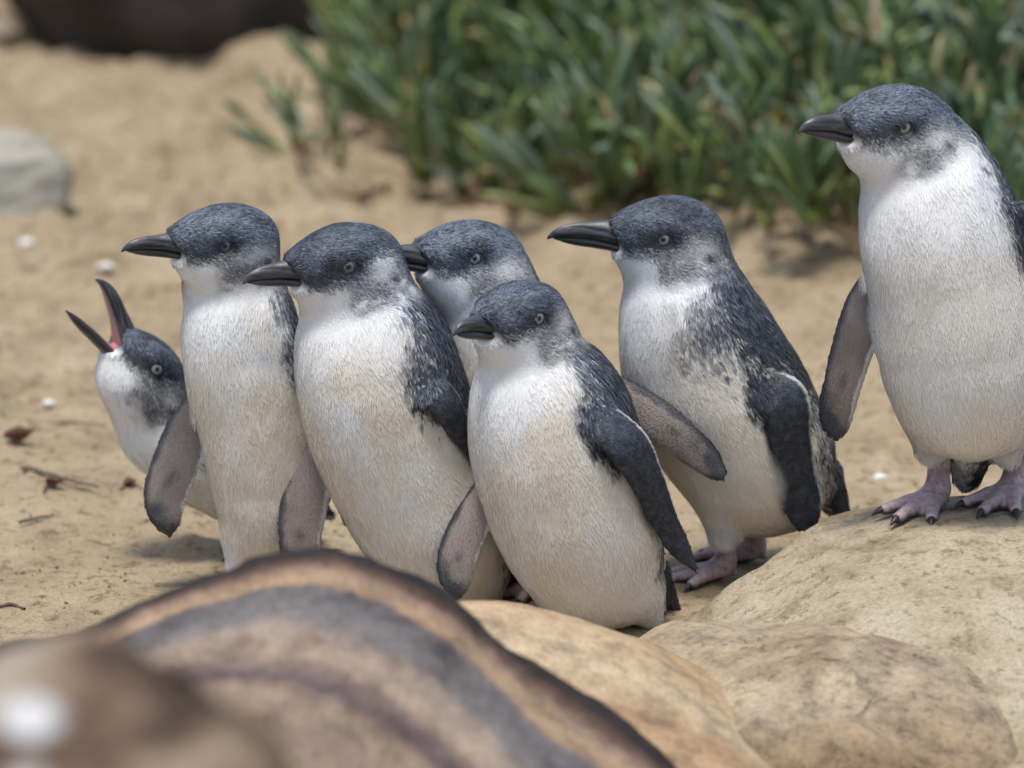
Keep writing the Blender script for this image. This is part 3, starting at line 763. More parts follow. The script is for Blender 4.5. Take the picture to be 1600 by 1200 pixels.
def penguin(label, Yb, spine, head, flippers, feet, tail, facing, thr=0.0, bdir=None, legs=(), beak_open=(0, 0), seed=1, depth=.92, base_px=None,
            cream=.85, blen=1.0, fscale=1.1, cheekw=1.0, iris=.22, bh=.86, smudge=0.0, headblue=1.0, nfeath=1.0):
    """spine rows (px, py, radius px, depth offset m); head = (eye px, eye py, yaw, pitch, roll, size, depth offset)"""
    r = np.random.default_rng(seed)
    U = mpp(Yb)
    # spine
    S = spline(np.array(spine, float), 64)
    SC = np.array([at(a, b, Yb + d) for a, b, _, d in S]); SR = S[:, 2] * U
    # head frame
    ex, ey, yaw, pit, rol, hs, hd = head
    yaw, pit, rol = map(math.radians, (yaw, pit, rol))
    fwd = np.array([-math.cos(yaw) * math.cos(pit), -math.sin(yaw) * math.cos(pit), math.sin(pit)])
    left = np.cross([0, 0, 1], [fwd[0], fwd[1], 0]); left /= np.linalg.norm(left)
    up = np.cross(fwd, left)
    left, up = left * math.cos(rol) + up * math.sin(rol), up * math.cos(rol) - left * math.sin(rol)
    R = np.stack([fwd, left, up], 1); hu = HU * hs
    eyew = at(ex, ey, Yb + hd - EYE_Y * hu)
    O = eyew - R @ np.array([0, EYE_Y, 0]) * hu
    toH = lambda P: (P - O) @ R / hu
    fromH = lambda L: O + (L @ R.T) * hu
    # flippers
    FL = []
    for f in flippers:
        C = spline(np.array(f['line'], float), 40)
        P = np.array([at(a, b, Yb + d) for a, b, _, d in C]); T = np.gradient(P, axis=0); T /= np.linalg.norm(T, axis=1, keepdims=True)
        vw = -(P - CAM); vw /= np.linalg.norm(vw, axis=1, keepdims=True)
        nn = vw - (vw * T).sum(1)[:, None] * T; nn /= np.linalg.norm(nn, axis=1, keepdims=True)
        ww = np.cross(T, nn); a = math.radians(f.get('twist', 0))
        n2 = nn * math.cos(a) + ww * math.sin(a); w2 = np.cross(T, n2)
        hw = np.maximum(C[:, 2], 1) * U / max(.35, math.cos(a))
        th = np.linspace(.0072, .0036, 40)
        FL.append(dict(P=P, T=T, N=n2, W=w2, hw=hw, th=np.minimum(th, hw * .8), **{k: v for k, v in f.items() if k != 'line'}))
    def flip_eval(f, Q):
        best = np.full(len(Q), 1e9); bi = np.zeros(len(Q), int)
        for i in range(40):
            d = ((Q - f['P'][i])**2).sum(1); m = d < best; best[m] = d[m]; bi[m] = i
        v = Q - f['P'][bi]
        q = (v * f['W'][bi]).sum(1); n = (v * f['N'][bi]).sum(1); t = (v * f['T'][bi]).sum(1)
        t = np.where((bi == 0) | (bi == 39), t, t * .15)
        hw, th = f['hw'][bi], f['th'][bi]
        k = np.sqrt((q / hw)**2 + (n / th)**2 + (t / th)**2)
        k1 = np.sqrt((q / hw**2)**2 + (n / th**2)**2 + (t / th**2)**2) + 1e-9
        return k * (k - 1) / k1, bi / 39.0, q / hw, n / th
    LG = [dict(a=at(a[0], a[1], Yb + a[3]), b=at(b[0], b[1], Yb + b[3]), ra=a[2] * U, rb=b[2] * U) for a, b in legs]
    TL = [at(p[0], p[1], Yb + p[3]) for p in tail]; TR = [p[2] * U for p in tail]
    # field
    pts = [SC - SR[:, None], SC + SR[:, None], fromH(np.array([[-130, -70, -110], [110, 70, 60.]])), fromH(np.array([[-130, 70, 60], [110, -70, -110.]]))]
    for f in FL: pts += [f['P'] - .03, f['P'] + .03]
    for l in LG: pts += [np.array([l['a'] - .03, l['a'] + .03, l['b'] - .02, l['b'] + .02])]
    for p in TL: pts += [np.array([p - .02, p + .02])]
    pts = np.concatenate(pts); h = .0022
    lo = pts.min(0) - .012; hi = pts.max(0) + .012
    ax = [np.arange(lo[i], hi[i], h) for i in range(3)]
    G = np.stack(np.meshgrid(*ax, indexing='ij'), -1)
    F = np.full(G.shape[:3], .06)
    def box(a, b):
        i0 = np.clip(((a - lo) / h).astype(int), 0, None); i1 = ((b - lo) / h).astype(int) + 2
        return tuple(slice(i0[k], i1[k]) for k in range(3))
    for c, rad in zip(SC, SR):
        e = np.array([rad + .02] * 3); s = box(c - e, c + e); q = G[s] - c
        F[s] = np.minimum(F[s], np.sqrt(q[..., 0]**2 + (q[..., 1] / depth)**2 + q[..., 2]**2) - rad)
    s = box(O - 150 * hu, O + 150 * hu)
    F[s] = smin(F[s], head_sdf(toH(G[s].reshape(-1, 3))).reshape(F[s].shape) * hu, .016)
    for l in LG:
        m = max(l['ra'], l['rb']) + .02
        s = box(np.minimum(l['a'], l['b']) - m, np.maximum(l['a'], l['b']) + m)
        F[s] = smin(F[s], seg_sdf(G[s], l['a'], l['b'], l['ra'], l['rb']), .014)
    for i in range(len(TL) - 1):
        m = max(TR) + .02
        s = box(np.minimum(TL[i], TL[i + 1]) - m, np.maximum(TL[i], TL[i + 1]) + m)
        F[s] = smin(F[s], seg_sdf(G[s], TL[i], TL[i + 1], TR[i], TR[i + 1]), .010)
    for f in FL:
        m = f['hw'].max() + .012
        s = box(f['P'].min(0) - m, f['P'].max(0) + m); shp = F[s].shape
        F[s] = smin(F[s], flip_eval(f, G[s].reshape(-1, 3))[0].reshape(shp), .007)
    V, Q = surface_nets(F, lo, h)
    # keep what hangs together
    V = smooth_verts(V, Q, 3, .5)
    NRM = vnormals(V, Q)
    # soft folds and clumps of the plumage, drawn out down the body
    lhv = toH(V); wt = sstep(40, 90, np.linalg.norm(lhv - np.array([20, 0, 0]), axis=1))
    fd = fbm(V * np.array([1, 1, .45]), 34, 3, seed + 40) * .0011 + fbm(V * np.array([1, 1, .7]), 14, 2, seed + 44) * .0016
    V = V + NRM * (fd * (.25 + .75 * wt))[:, None]
    NRM = vnormals(V, Q)
    b = np.array(bdir, float) if bdir is not None else np.array([math.cos(math.radians(facing)), math.sin(math.radians(facing)), .0])
    b = b / np.linalg.norm(b)

    def zones(P, n):
        Lh = toH(P)
        hsd = head_sdf(Lh)
        best = np.full(len(P), 1e9); bi = np.zeros(len(P), int)
        for i in range(0, 64, 2):
            d = np.linalg.norm(P - SC[i], axis=1) - SR[i]; m = d < best; best[m] = d[m]; bi[m] = i
        t = bi / 63.0
        wh = sstep(-120, -75, Lh[:, 2] + .15 * Lh[:, 0]) * sstep(30, 6, hsd)
        fl = []
        for f in FL:
            d, u, q, nn = flip_eval(f, P)
            wf = sstep(.0065, .002, d) * sstep(.001, .008, best + .007 * (u > .25))
            fl.append((wf, u, q, nn))
        lg = np.zeros(len(P))
        for l in LG: lg = np.maximum(lg, sstep(.006, .001, seg_sdf(P, l['a'], l['b'], l['ra'], l['rb'])))
        tl = np.zeros(len(P))
        for i in range(len(TL) - 1): tl = np.maximum(tl, sstep(.005, .001, seg_sdf(P, TL[i], TL[i + 1], TR[i], TR[i + 1])))
        return Lh, t, bi, wh, fl, lg, tl

    THR_T = [0, .12, .25, .38, .5, .65, 1.0]; THR_V = [.22, .12, -.02, .10, .35, .70, .80]
    def colour(P, n, zn, rnd):
        Lh, t, bi, wh, fl, lg, tl = zn
        x, y, z = Lh.T
        n1 = fbm(P, 90, 3, seed); n2 = fbm(P, 260, 2, seed + 5); n3 = fbm(P, 28, 3, seed + 9)
        # ---- torso
        nb = n @ b
        th = np.interp(t, THR_T, THR_V) + thr
        dk = sstep(-.20, .20, nb - th + .10 * n1 + .16 * n2 + .30 * (rnd - .5))
        cr = cream * sstep(.10, .45, t + .08 * n3) * (.75 + .45 * n3 + .12 * n1)  # lower belly: cream stain, with the sand's bounce light painted into the colour
        wc = mix(np.tile(WHITE, (len(P), 1)), CREAM_BOUNCE, np.clip(cr, 0, 1))
        if smudge:
            sm = smudge * sstep(.0, .6, n1 + .6 * n3 + .2) * sstep(.1, .2, t) * sstep(.42, .3, t) * sstep(-.7, -.2, nb)
            wc = mix(wc, GREY * .7, np.clip(sm, 0, 1))
        bl = np.clip(.35 + .5 * n2 + .9 * (rnd - .5), 0, 1) * sstep(.55, .05, t)
        dc = mix(np.tile(SLATE, (len(P), 1)), BLUE * 1.5, bl * .75)
        mott = (rnd > .80) & (dk > .1) & (dk < .985)
        dc[mott] = dc[mott] * 2.6
        for f in FL:
            if f.get('face', 'dark') == 'dark':
                dd = np.min([np.linalg.norm(P - f['P'][i], axis=1) - f['hw'][i] for i in range(0, 10, 2)], 0)
                dk = np.maximum(dk, sstep(.012, .001, dd + .005 * n1 + .005 * n2))
        c = mix(wc, dc, dk)
        # ---- head
        n4 = fbm(Lh * np.array([.5, 1, 1]), .06, 3, seed + 2)
        zc = np.interp(x, [-125, -100, -84, -62, -40, -20, 0, 20, 42, 62, 100], [-75, -48, -8, 6, 3, -12, -19, -24, -27, -22, -20])
        cap = sstep(-12, 12, z - zc + 7 * n4 + 15 * (rnd - .5))
        hd = np.tile(WHITE, (len(P), 1))
        cheek = sstep(28, -6, x + 10 * n4) * sstep(-84, -52, z + 14 * n4 + .25 * x)
        hd = mix(hd, GREY * .72, np.clip(cheek * cheekw * (.92 + .5 * n4 + .7 * (rnd - .5)), 0, 1))
        lowc = np.exp(-((x + 48) / 34)**2 - ((z + 52) / 17)**2)
        hd = mix(hd, GREY * .42, np.clip(lowc * (.75 + .5 * n4 + .5 * (rnd - .5)), 0, .9))
        patch = np.exp(-((x + 46) / 26)**2 - ((z + 13) / 13)**2)
        hd = mix(hd, WHITE * .7, np.clip(patch * .8 + .6 * (rnd - .5) * patch, 0, .8))
        ear = np.exp(-((x + 66) / 9)**2 - ((z + 27) / 7)**2); hd = mix(hd, SLATE * 1.2, np.clip(ear * 1.0, 0, .85))
        mous = sstep(60, 78, x) * sstep(-50, -34, z)
        capc = mix(np.tile(SLATE * 1.15, (len(P), 1)), BLUE * 1.25, np.clip(headblue * (.45 + .5 * n4 + 1.0 * (rnd - .5)), 0, 1))
        eyed = np.exp(-((x - 1) / 26)**2 - ((z + 1) / 14)**2)
        capc = mix(capc, SLATE * .55, np.clip(eyed * 1.15, 0, .92))
        lore = np.exp(-((x - 42) / 34)**2 - ((z + 14) / 12)**2); capc = mix(capc, SLATE * .8, np.clip(lore, 0, .75))
        gape = np.exp(-((x - 34) / 22)**2 - ((z + 27 - (x - 34) * .12) / 3.5)**2); capc = mix(capc, SLATE * .3, gape * .9)
        cap = np.maximum(cap, np.clip(eyed * 1.3, 0, 1))
        hd = mix(hd, capc, cap)
        c = mix(c, hd, wh)
        # ---- legs, tail, flippers
        c = mix(c, WHITE, lg * sstep(.55, .85, t) * .9)
        c = mix(c, SLATE * 1.0, tl * np.clip(sstep(-.45, .0, n @ b + .3 * n2) + .55 * sstep(-.3, .4, n2 + rnd - .4), 0, 1))
        for f, (wf, u, q, nn) in zip(FL, fl):
            shp = f.get('face', 'dark')
            tr = f.get('trail', -1)
            dkc = mix(np.tile(DARKW, (len(P), 1)), BLUE * .8, np.clip(.25 + .5 * n2 + .6 * (rnd - .5), 0, 1) * .6)
            edge = sstep(.80, .93, q * tr + .04 * n2)
            dkc = mix(dkc, WHITE * .8, edge * sstep(.0, .1, u) * .9)
            unc = np.tile(UNDER * f.get('tone', 1.0), (len(P), 1)) * (1 + .16 * n3 + .05 * n1)[:, None]
            unc = mix(unc, np.array([.28, .225, .20]), .5 * sstep(-.2, .6, n3))
            unc = mix(unc, SLATE, np.clip(.9 * sstep(-.55, -.85, q * tr + .1 * n1), 0, 1))
            unc = mix(unc, SLATE * .9, .85 * sstep(.76, .93, u + .06 * n1 - .12 * q * tr))
            unc = mix(unc, SLATE, .6 * np.exp(-((q + .1) / .22)**2 - ((u - .66 - .1 * n3) / .05)**2))
            unc = mix(unc, WHITE * .75, .85 * sstep(.82, .94, q * tr + .05 * n1) * sstep(.98, .85, u))
            front = sstep(-.12, .12, nn)
            a, bb = (dkc, unc) if shp == 'dark' else (unc, dkc)
            c = mix(c, mix(bb, a, front), wf)
        return c

    zV = zones(V, NRM)
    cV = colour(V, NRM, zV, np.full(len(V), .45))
    bp = at(*base_px, Yb) if base_px else SC[-1]
    base = np.array([bp[0], bp[1], 0.0])
    fz = [f[2] if len(f) > 2 and f[2] is not None else None for f in feet]
    root = empty('penguin', (0, 0, 0), label, 'penguin', 'little penguins in the huddle')
    fpos = []
    for (fx, fdy, z, yw) in feet:
        p = at(fx, 900, Yb + fdy)
        p[2] = float(gz(np.array([p[0]]), np.array([p[1]]))[0]) if z is None else z
        fpos.append((p, yw))
    base[2] = min(p[2] for p, _ in fpos)
    root.location = Vector(base)
    body = mesh_obj('body', V - base, Q, M_SKINBODY, root, cV)
    # ---- plumage
    T = np.concatenate([Q[:, [0, 1, 2]], Q[:, [0, 2, 3]]])
    A = .5 * np.linalg.norm(np.cross(V[T[:, 1]] - V[T[:, 0]], V[T[:, 2]] - V[T[:, 0]]), axis=1)
    wV = zV[3]; flw = np.max([f[0] for f in zV[4]], 0) if FL else np.zeros(len(V))
    dens = 1.0 + 3.2 * wV + 1.6 * flw
    Wt = A * dens[T].mean(1)
    nf = int(82000 * nfeath * (A.sum() / .13))
    k = r.choice(len(T), nf, p=Wt / Wt.sum())
    u = r.random((nf, 2)); fl_ = u.sum(1) > 1; u[fl_] = 1 - u[fl_]
    w3 = np.stack([1 - u.sum(1), u[:, 0], u[:, 1]], 1)[..., None]
    P = (V[T[k]] * w3).sum(1); n = (NRM[T[k]] * w3).sum(1); n /= np.linalg.norm(n, axis=1, keepdims=True)
    zn = zones(P, n); Lh, t, bi, wh, fl, lg, tl = zn
    # not over the eye or the bill
    keep = ~((np.abs(Lh[:, 1]) > 25) & (Lh[:, 0]**2 + (Lh[:, 2])**2 < 10.8**2) & (wh > .3))
    keep &= ~((bill_line(Lh) > -2.5) & (np.abs(Lh[:, 1]) < 45) & (Lh[:, 2] > -45) & (Lh[:, 2] < 45))
    P, n = P[keep], n[keep]; nf = len(P)
    Lh, t, bi, wh, lg, tl = Lh[keep], t[keep], bi[keep], wh[keep], lg[keep], tl[keep]
    fl = [tuple(a[keep] for a in q) for q in fl]; zn = (Lh, t, bi, wh, fl, lg, tl)
    rnd = r.random(nf)
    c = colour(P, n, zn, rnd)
    tan = np.gradient(SC, axis=0); tan /= np.linalg.norm(tan, axis=1, keepdims=True)
    hb = np.stack([-np.ones(nf), np.zeros(nf), -.35 - .5 * sstep(20, -40, Lh[:, 2])], 1) @ R.T
    flow = hb * wh[:, None] + tan[bi] * (1 - wh)[:, None]
    wing = np.zeros(nf)
    for f, (wf, uu, q, nn) in zip(FL, fl):
        flow = flow * (1 - wf)[:, None] + f['T'][(uu * 39).astype(int)] * wf[:, None]; wing = np.maximum(wing, wf)
    flow = flow + .28 * np.stack([fbm(P, 40, 2, 50 + seed), fbm(P, 40, 2, 60 + seed), fbm(P, 40, 2, 70 + seed)], 1) + .22 * r.normal(size=(nf, 3)) * .5
    flow -= (flow * n).sum(1)[:, None] * n; flow /= np.linalg.norm(flow, axis=1, keepdims=True) + 1e-9
    side = np.cross(n, flow)
    ln = (.0095 * (1 - wh) + .0052 * wh) * (1 - wing) + .0028 * wing
    pale = sstep(.3, .5, c.mean(1))
    wd = ((.0010 - .00058 * pale) * (1 - wh) + .00052 * wh) * (1 - wing) + .0007 * wing
    ln = ln * (.7 + .6 * r.random(nf)); wd = wd * (.75 + .5 * r.random(nf))
    lift = (.06 + .12 * r.random(nf)) * (1 - .6 * wing) * (1 - .7 * pale)
    root_p = P - n * .0004
    mid = P + flow * (ln * .5)[:, None] + n * (ln * .5 * lift + .0004)[:, None]
    tip = P + flow * ln[:, None] + n * (ln * lift * (.5 + .6 * r.random(nf)))[:, None]
    FV = np.stack([root_p, mid + side * wd[:, None], tip, mid - side * wd[:, None]], 1).reshape(-1, 3)
    FQ = np.arange(nf * 4).reshape(-1, 4)[:, ::-1]
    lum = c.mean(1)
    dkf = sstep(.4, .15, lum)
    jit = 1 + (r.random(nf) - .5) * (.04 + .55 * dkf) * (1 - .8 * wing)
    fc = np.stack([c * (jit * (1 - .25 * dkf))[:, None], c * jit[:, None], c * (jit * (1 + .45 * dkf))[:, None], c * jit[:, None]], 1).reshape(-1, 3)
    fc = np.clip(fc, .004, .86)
    nn_ = n + (.17 - .135 * np.maximum(pale, wing))[:, None] * r.normal(size=(nf, 3)) + flow * (.04)
    nn_ = nn_ + 0 * side
    FN = np.stack([nn_, nn_ + .25 * side, nn_, nn_ - .25 * side], 1).reshape(-1, 3)
    FN /= np.linalg.norm(FN, axis=1, keepdims=True)
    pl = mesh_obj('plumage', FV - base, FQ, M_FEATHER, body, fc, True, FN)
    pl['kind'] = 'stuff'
    # ---- bill, eyes
    beak_mesh('upper_beak', UP_ROWS, True, fromH, M_BEAK, root, base, beak_open, seed, blen, bh)
    beak_mesh('lower_beak', LO_ROWS, False, fromH, M_BEAK, root, base, beak_open, seed + 3, blen, bh)
    if beak_open[0]:
        D, Df = dome(1, 1, 8, 20)
        D = D * np.array([16, 15, 22]); a = math.radians(20)
        D = np.stack([D[:, 2] * 1.0 + 44, D[:, 1], D[:, 0] - 19], 1)
        mesh_obj('tongue', fromH(D) - base, Df, M_FOOT, root, np.tile([.55, .2, .2], (len(D), 1)))
    for s in (1, -1):
        ys = np.linspace(20, 90, 141); q = np.stack([np.zeros(141), s * ys, np.zeros(141)], 1)
        yS = ys[np.argmax(head_sdf(q) > 0)]
        nrm = np.array([.22, s, .12]); nrm /= np.linalg.norm(nrm)
        xa = np.cross([0, 0, 1.0], nrm); xa /= np.linalg.norm(xa); ya = np.cross(nrm, xa)
        B = np.stack([xa, ya, nrm], 1)
        D, Df = dome(12.5, 6.5, 16, 32)
        rr = np.hypot(D[:, 0], D[:, 1]) / 12.5
        ec = np.tile(np.array([.96, 1.0, 1.02]) * iris, (len(D), 1))
        ec = mix(ec, np.array([.5, .52, .53]) * iris, sstep(.44, .30, rr)); ec = mix(ec, np.array([.015, .015, .017]), sstep(.62, .70, rr))
        ec = mix(ec, np.array([.09, .095, .11]), sstep(.80, .86, rr) * sstep(.98, .92, rr) * .8)
        c0 = np.array([0, s * (yS - 4.0), 0])
        e = mesh_obj('eye', fromH(D @ B.T + c0) - base, Df, M_EYE, root, ec)
        D2, Df2 = dome(3.4, .8, 5, 20); D2[:, 2] += 6.1
        mesh_obj('pupil', fromH(D2 @ B.T + c0) - base, Df2, M_EYE, e, np.tile([.004, .004, .004], (len(D2), 1)))
    # ---- feet
    for p, yw in fpos:
        fo = link(bpy.data.objects.new('foot', FOOT_ME), root)
        fo.location = Vector(p - base); fo.rotation_euler = (0, 0, math.radians(yw)); fo.scale = (fscale,) * 3
        for tip_, uu in FOOT_TIPS:
            cl = link(bpy.data.objects.new('claw', CLAW_ME), fo)
            cl.location = Vector((tip_[0] / 1000, tip_[1] / 1000, 0)); cl.rotation_euler = (0, 0, math.atan2(uu[1], uu[0]))
    return root

# feet rows: (px, depth offset, ground height or None for the sand, heading in degrees from +X)
PENGUINS = dict(
 front=dict(label='smallest penguin at the front of the huddle, cream belly and grey cheek', Yb=.0, facing=27, seed=1,
   spine=[(836, 555, 76, .02), (838, 592, 93, .012), (854, 640, 122, .004), (868, 690, 132, .001), (884, 750, 134, 0), (914, 840, 124, 0), (940, 890, 98, .005)],
   head=(838, 497, 46, 0, 3, .97, .0), blen=.56, bh=.82, cheekw=1.15,
   flippers=[dict(line=[(930, 650, 26, -.045), (975, 690, 32, -.058), (1008, 745, 27, -.05), (1040, 815, 21, -.035), (1066, 860, 17, -.025), (1088, 893, 4, -.02)], face='dark', trail=-1, twist=-25),
             dict(line=[(800, 730, 22, .03), (756, 780, 27, .02), (726, 840, 32, .005), (712, 890, 31, -.005), (711, 915, 24, -.01), (711, 928, 15, -.01), (711, 935, 6, -.01)], face='under', trail=-1, twist=15)],
   legs=[((1000, 925, 38, .0), (1020, 972, 21, .012)), ((880, 930, 38, .0), (885, 968, 20, .02))],
   feet=[(1015, .036, None, -165), (900, .03, None, -165)], tail=[(1010, 900, 40, .045), (1045, 950, 17, .06)]),
 second=dict(label='penguin between the tall slim one and the smallest one, glossy dark cap', Yb=.07, facing=27, seed=2,
   spine=[(558, 470, 84, .024), (568, 506, 98, .014), (584, 560, 123, .005), (596, 605, 129, .001), (612, 660, 131, 0), (648, 750, 126, 0), (682, 830, 114, 0), (708, 880, 92, .005)],
   head=(543, 416, 24, -5, 0, 1.04, .0), blen=.69, cheekw=.85, iris=.13, headblue=.75, bh=.80,
   flippers=[dict(line=[(650, 590, 20, -.04), (690, 625, 26, -.055), (715, 665, 20, -.05), (736, 705, 10, -.04), (745, 728, 4, -.035)], face='dark', trail=-1, twist=-30),
             dict(line=[(530, 660, 22, .03), (495, 710, 32, .02), (476, 775, 38, .005), (468, 835, 36, -.005), (468, 878, 30, -.01), (469, 900, 20, -.015), (470, 908, 8, -.015)], face='under', trail=-1, twist=15, tone=1.0)],
   legs=[((640, 900, 36, -.02), (634, 935, 20, -.02)), ((750, 890, 38, .0), (760, 930, 22, .0))],
   feet=[(632, -.02, None, -150), (760, .0, None, -150)], tail=[(775, 880, 34, .04), (812, 925, 15, .055)]),
 tall=dict(label='tall slim penguin in front of the calling one, pure white upper chest', Yb=.12, facing=48, seed=3,
   spine=[(362, 450, 78, .022), (370, 480, 84, .013), (374, 520, 93, .005), (379, 570, 95, .001), (396, 640, 94, 0), (416, 740, 90, 0), (424, 810, 78, 0), (424, 840, 66, .005)],
   head=(350, 383, 22, 0, -3, .97, .0), blen=.76, cheekw=1.0, iris=.12, bh=.80,
   flippers=[dict(line=[(330, 610, 24, .03), (300, 655, 34, .02), (273, 725, 39, .005), (257, 782, 35, -.005), (260, 812, 26, -.01), (263, 828, 17, -.01), (265, 836, 7, -.01)], face='under', trail=-1, twist=15, tone=.85),
             dict(line=[(460, 600, 20, .03), (500, 640, 28, .045), (525, 710, 30, .05), (540, 780, 20, .05), (545, 820, 5, .05)], face='dark', trail=1, twist=20)],
   legs=[((380, 840, 30, -.01), (372, 880, 20, -.01)), ((465, 840, 32, .0), (468, 886, 19, .0))],
   feet=[(374, -.01, None, -140), (468, .0, None, -130)], tail=[(445, 850, 28, .045), (470, 890, 14, .065)]),
 rear=dict(label='half-hidden penguin behind the smallest one, pale head with one flipper held out', Yb=.13, facing=30, seed=4,
   spine=[(770, 470, 78, .0), (782, 520, 92, 0), (792, 570, 100, 0), (836, 660, 110, 0), (866, 760, 108, 0), (880, 820, 88, 0)],
   head=(740, 403, 22, 4, 2, 1.0, .0), headblue=1.3, cheekw=1.1,
   flippers=[dict(line=[(880, 575, 22, .0), (935, 600, 24, -.012), (1000, 637, 29, -.03), (1060, 682, 30, -.048), (1102, 718, 25, -.055), (1119, 735, 17, -.058), (1127, 744, 10, -.06), (1130, 748, 4, -.06)], face='under', trail=1, twist=10, tone=1.3),
             dict(line=[(740, 580, 20, .02), (705, 630, 28, .01), (685, 700, 30, 0), (676, 770, 8, 0)], face='under', trail=-1, twist=15)],
   legs=[((840, 830, 34, -.01), (838, 870, 20, -.01)), ((920, 830, 34, .0), (922, 870, 20, .0))],
   feet=[(838, -.01, None, -140), (922, .0, None, -140)], tail=[(915, 830, 30, .04), (935, 865, 14, .055)]),
 side=dict(label='penguin in profile with long bill, grey smudged chest and dark flipper hanging', Yb=.16, facing=8, seed=5,
   spine=[(1066, 445, 84, .008), (1076, 500, 108, 0), (1104, 580, 132, 0), (1148, 660, 136, 0), (1186, 722, 118, 0), (1214, 765, 72, 0)],
   head=(1036, 373, 8, 1, -3, 1.02, .0), cheekw=1.2, bh=.92, blen=.9, smudge=.8, headblue=.75,
   flippers=[dict(line=[(1180, 600, 28, -.05), (1222, 622, 38, -.068), (1234, 680, 34, -.07), (1242, 740, 34, -.062), (1254, 786, 31, -.056), (1259, 812, 24, -.052), (1261, 824, 16, -.05), (1262, 830, 7, -.05)], face='dark', trail=-1, twist=-5),
             dict(line=[(1160, 600, 28, .05), (1190, 640, 36, .065), (1200, 700, 32, .068), (1215, 780, 10, .06)], face='under', trail=1, twist=0)],
   legs=[((1130, 770, 52, -.02), (1127, 836, 25, -.02)), ((1165, 770, 44, .04), (1170, 815, 24, .05))],
   feet=[(1126, -.012, None, 200), (1172, .05, None, 185)], tail=[(1280, 745, 36, .02), (1316, 806, 13, .03)]),
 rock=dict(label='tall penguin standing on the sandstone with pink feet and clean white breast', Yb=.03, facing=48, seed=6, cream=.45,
   spine=[(1448, 270, 96, .022), (1456, 310, 111, .012), (1468, 365, 126, .004), (1490, 450, 131, 0), (1506, 530, 135, 0), (1514, 588, 126, 0), (1516, 628, 92, 0)],
   head=(1410, 198, 24, 2, 0, 1.03, .0), blen=.66, cheekw=.8, iris=.26, headblue=1.25,
   flippers=[dict(line=[(1400, 400, 26, .03), (1362, 455, 31, .02), (1336, 530, 32, .005), (1316, 600, 28, 0), (1306, 648, 25, 0), (1306, 668, 19, 0), (1307, 678, 12, 0), (1308, 683, 5, 0)], face='under', trail=-1, twist=12, tone=.72),
             dict(line=[(1590, 330, 20, -.02), (1622, 400, 26, -.02), (1640, 490, 30, 0), (1650, 570, 28, 0), (1650, 640, 8, 0)], face='dark', trail=1, twist=30)],
   legs=[((1466, 630, 56, -.005), (1455, 700, 29, .022)), ((1574, 630, 56, .0), (1576, 704, 29, .026))],
   feet=[(1457, .028, 'slab', -128), (1577, .032, 'slab', -122)], fscale=1.25, tail=[(1520, 655, 60, .03), (1512, 740, 24, .06)]),
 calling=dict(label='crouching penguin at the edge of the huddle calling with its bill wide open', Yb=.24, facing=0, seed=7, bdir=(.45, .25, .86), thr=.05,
   spine=[(236, 655, 58, .0), (246, 672, 62, 0), (280, 695, 64, 0), (330, 728, 70, 0), (400, 752, 74, 0), (440, 768, 56, 0)],
   head=(243, 577, 28, 50, 0, .95, .0), beak_open=(20, -12), bh=1.1, cream=.6,
   flippers=[dict(line=[(330, 690, 24, -.04), (370, 720, 32, -.05), (400, 770, 30, -.05), (425, 815, 10, -.05)], face='dark', trail=-1, twist=0),
             dict(line=[(330, 690, 24, .045), (375, 700, 32, .055), (415, 730, 30, .055), (445, 770, 10, .055)], face='under', trail=1, twist=0)],
   legs=[((420, 790, 36, -.02), (445, 828, 20, -.02)), ((440, 785, 34, .03), (470, 822, 20, .03))],
   feet=[(452, -.02, None, 185), (478, .03, None, 180)], tail=[(470, 775, 30, .0), (505, 800, 13, .0)]),
)

def slab_height(x, y):
    me = slab.data; n = len(me.vertices); co = np.empty(n * 3); me.vertices.foreach_get('co', co); co = co.reshape(-1, 3) + np.array(slab.location)
    d = (co[:, 0] - x)**2 + (co[:, 1] - y)**2
    k = np.argsort(d)[:4]
    return float(co[k, 2].max())
for key, kw in PENGUINS.items():
    ft = []
    for f in kw['feet']:
        f = list(f)
        if f[2] == 'slab':
            p = at(f[0], 800, kw['Yb'] + f[1]); f[2] = slab_height(p[0], p[1]) - .002
        ft.append(tuple(f))
    kw['feet'] = ft
    penguin(**kw)

# ------------------------------------------------------------------ litter on the sand
def plain_mat(name, c, rough=.8, var=.35, scale=120.0):
    m, nt, b = new_mat(name)
    tc = N(nt, 'ShaderNodeTexCoord'); n = N(nt, 'ShaderNodeTexNoise', Scale=scale, Detail=4.0); nt.links.new(tc.outputs['Object'], n.inputs['Vector'])
    r = ramp(nt, [(.3, tuple(v * (1 - var) for v in c)), (.7, tuple(min(.9, v * (1 + var)) for v in c))]); nt.links.new(n.outputs['Fac'], r.inputs[0])
    nt.links.new(r.outputs[0], b.inputs['Base Color']); b.inputs['Roughness'].default_value = rough
    return m
M_DEAD, M_TWIG, M_SHELL = plain_mat('dead_leaf', (.13, .055, .03)), plain_mat('twig', (.12, .085, .06)), plain_mat('shell', (.72, .70, .64), .6, .12)
M_CRUMB = plain_mat('crumb', (.16, .115, .075), .9, .6, 30)

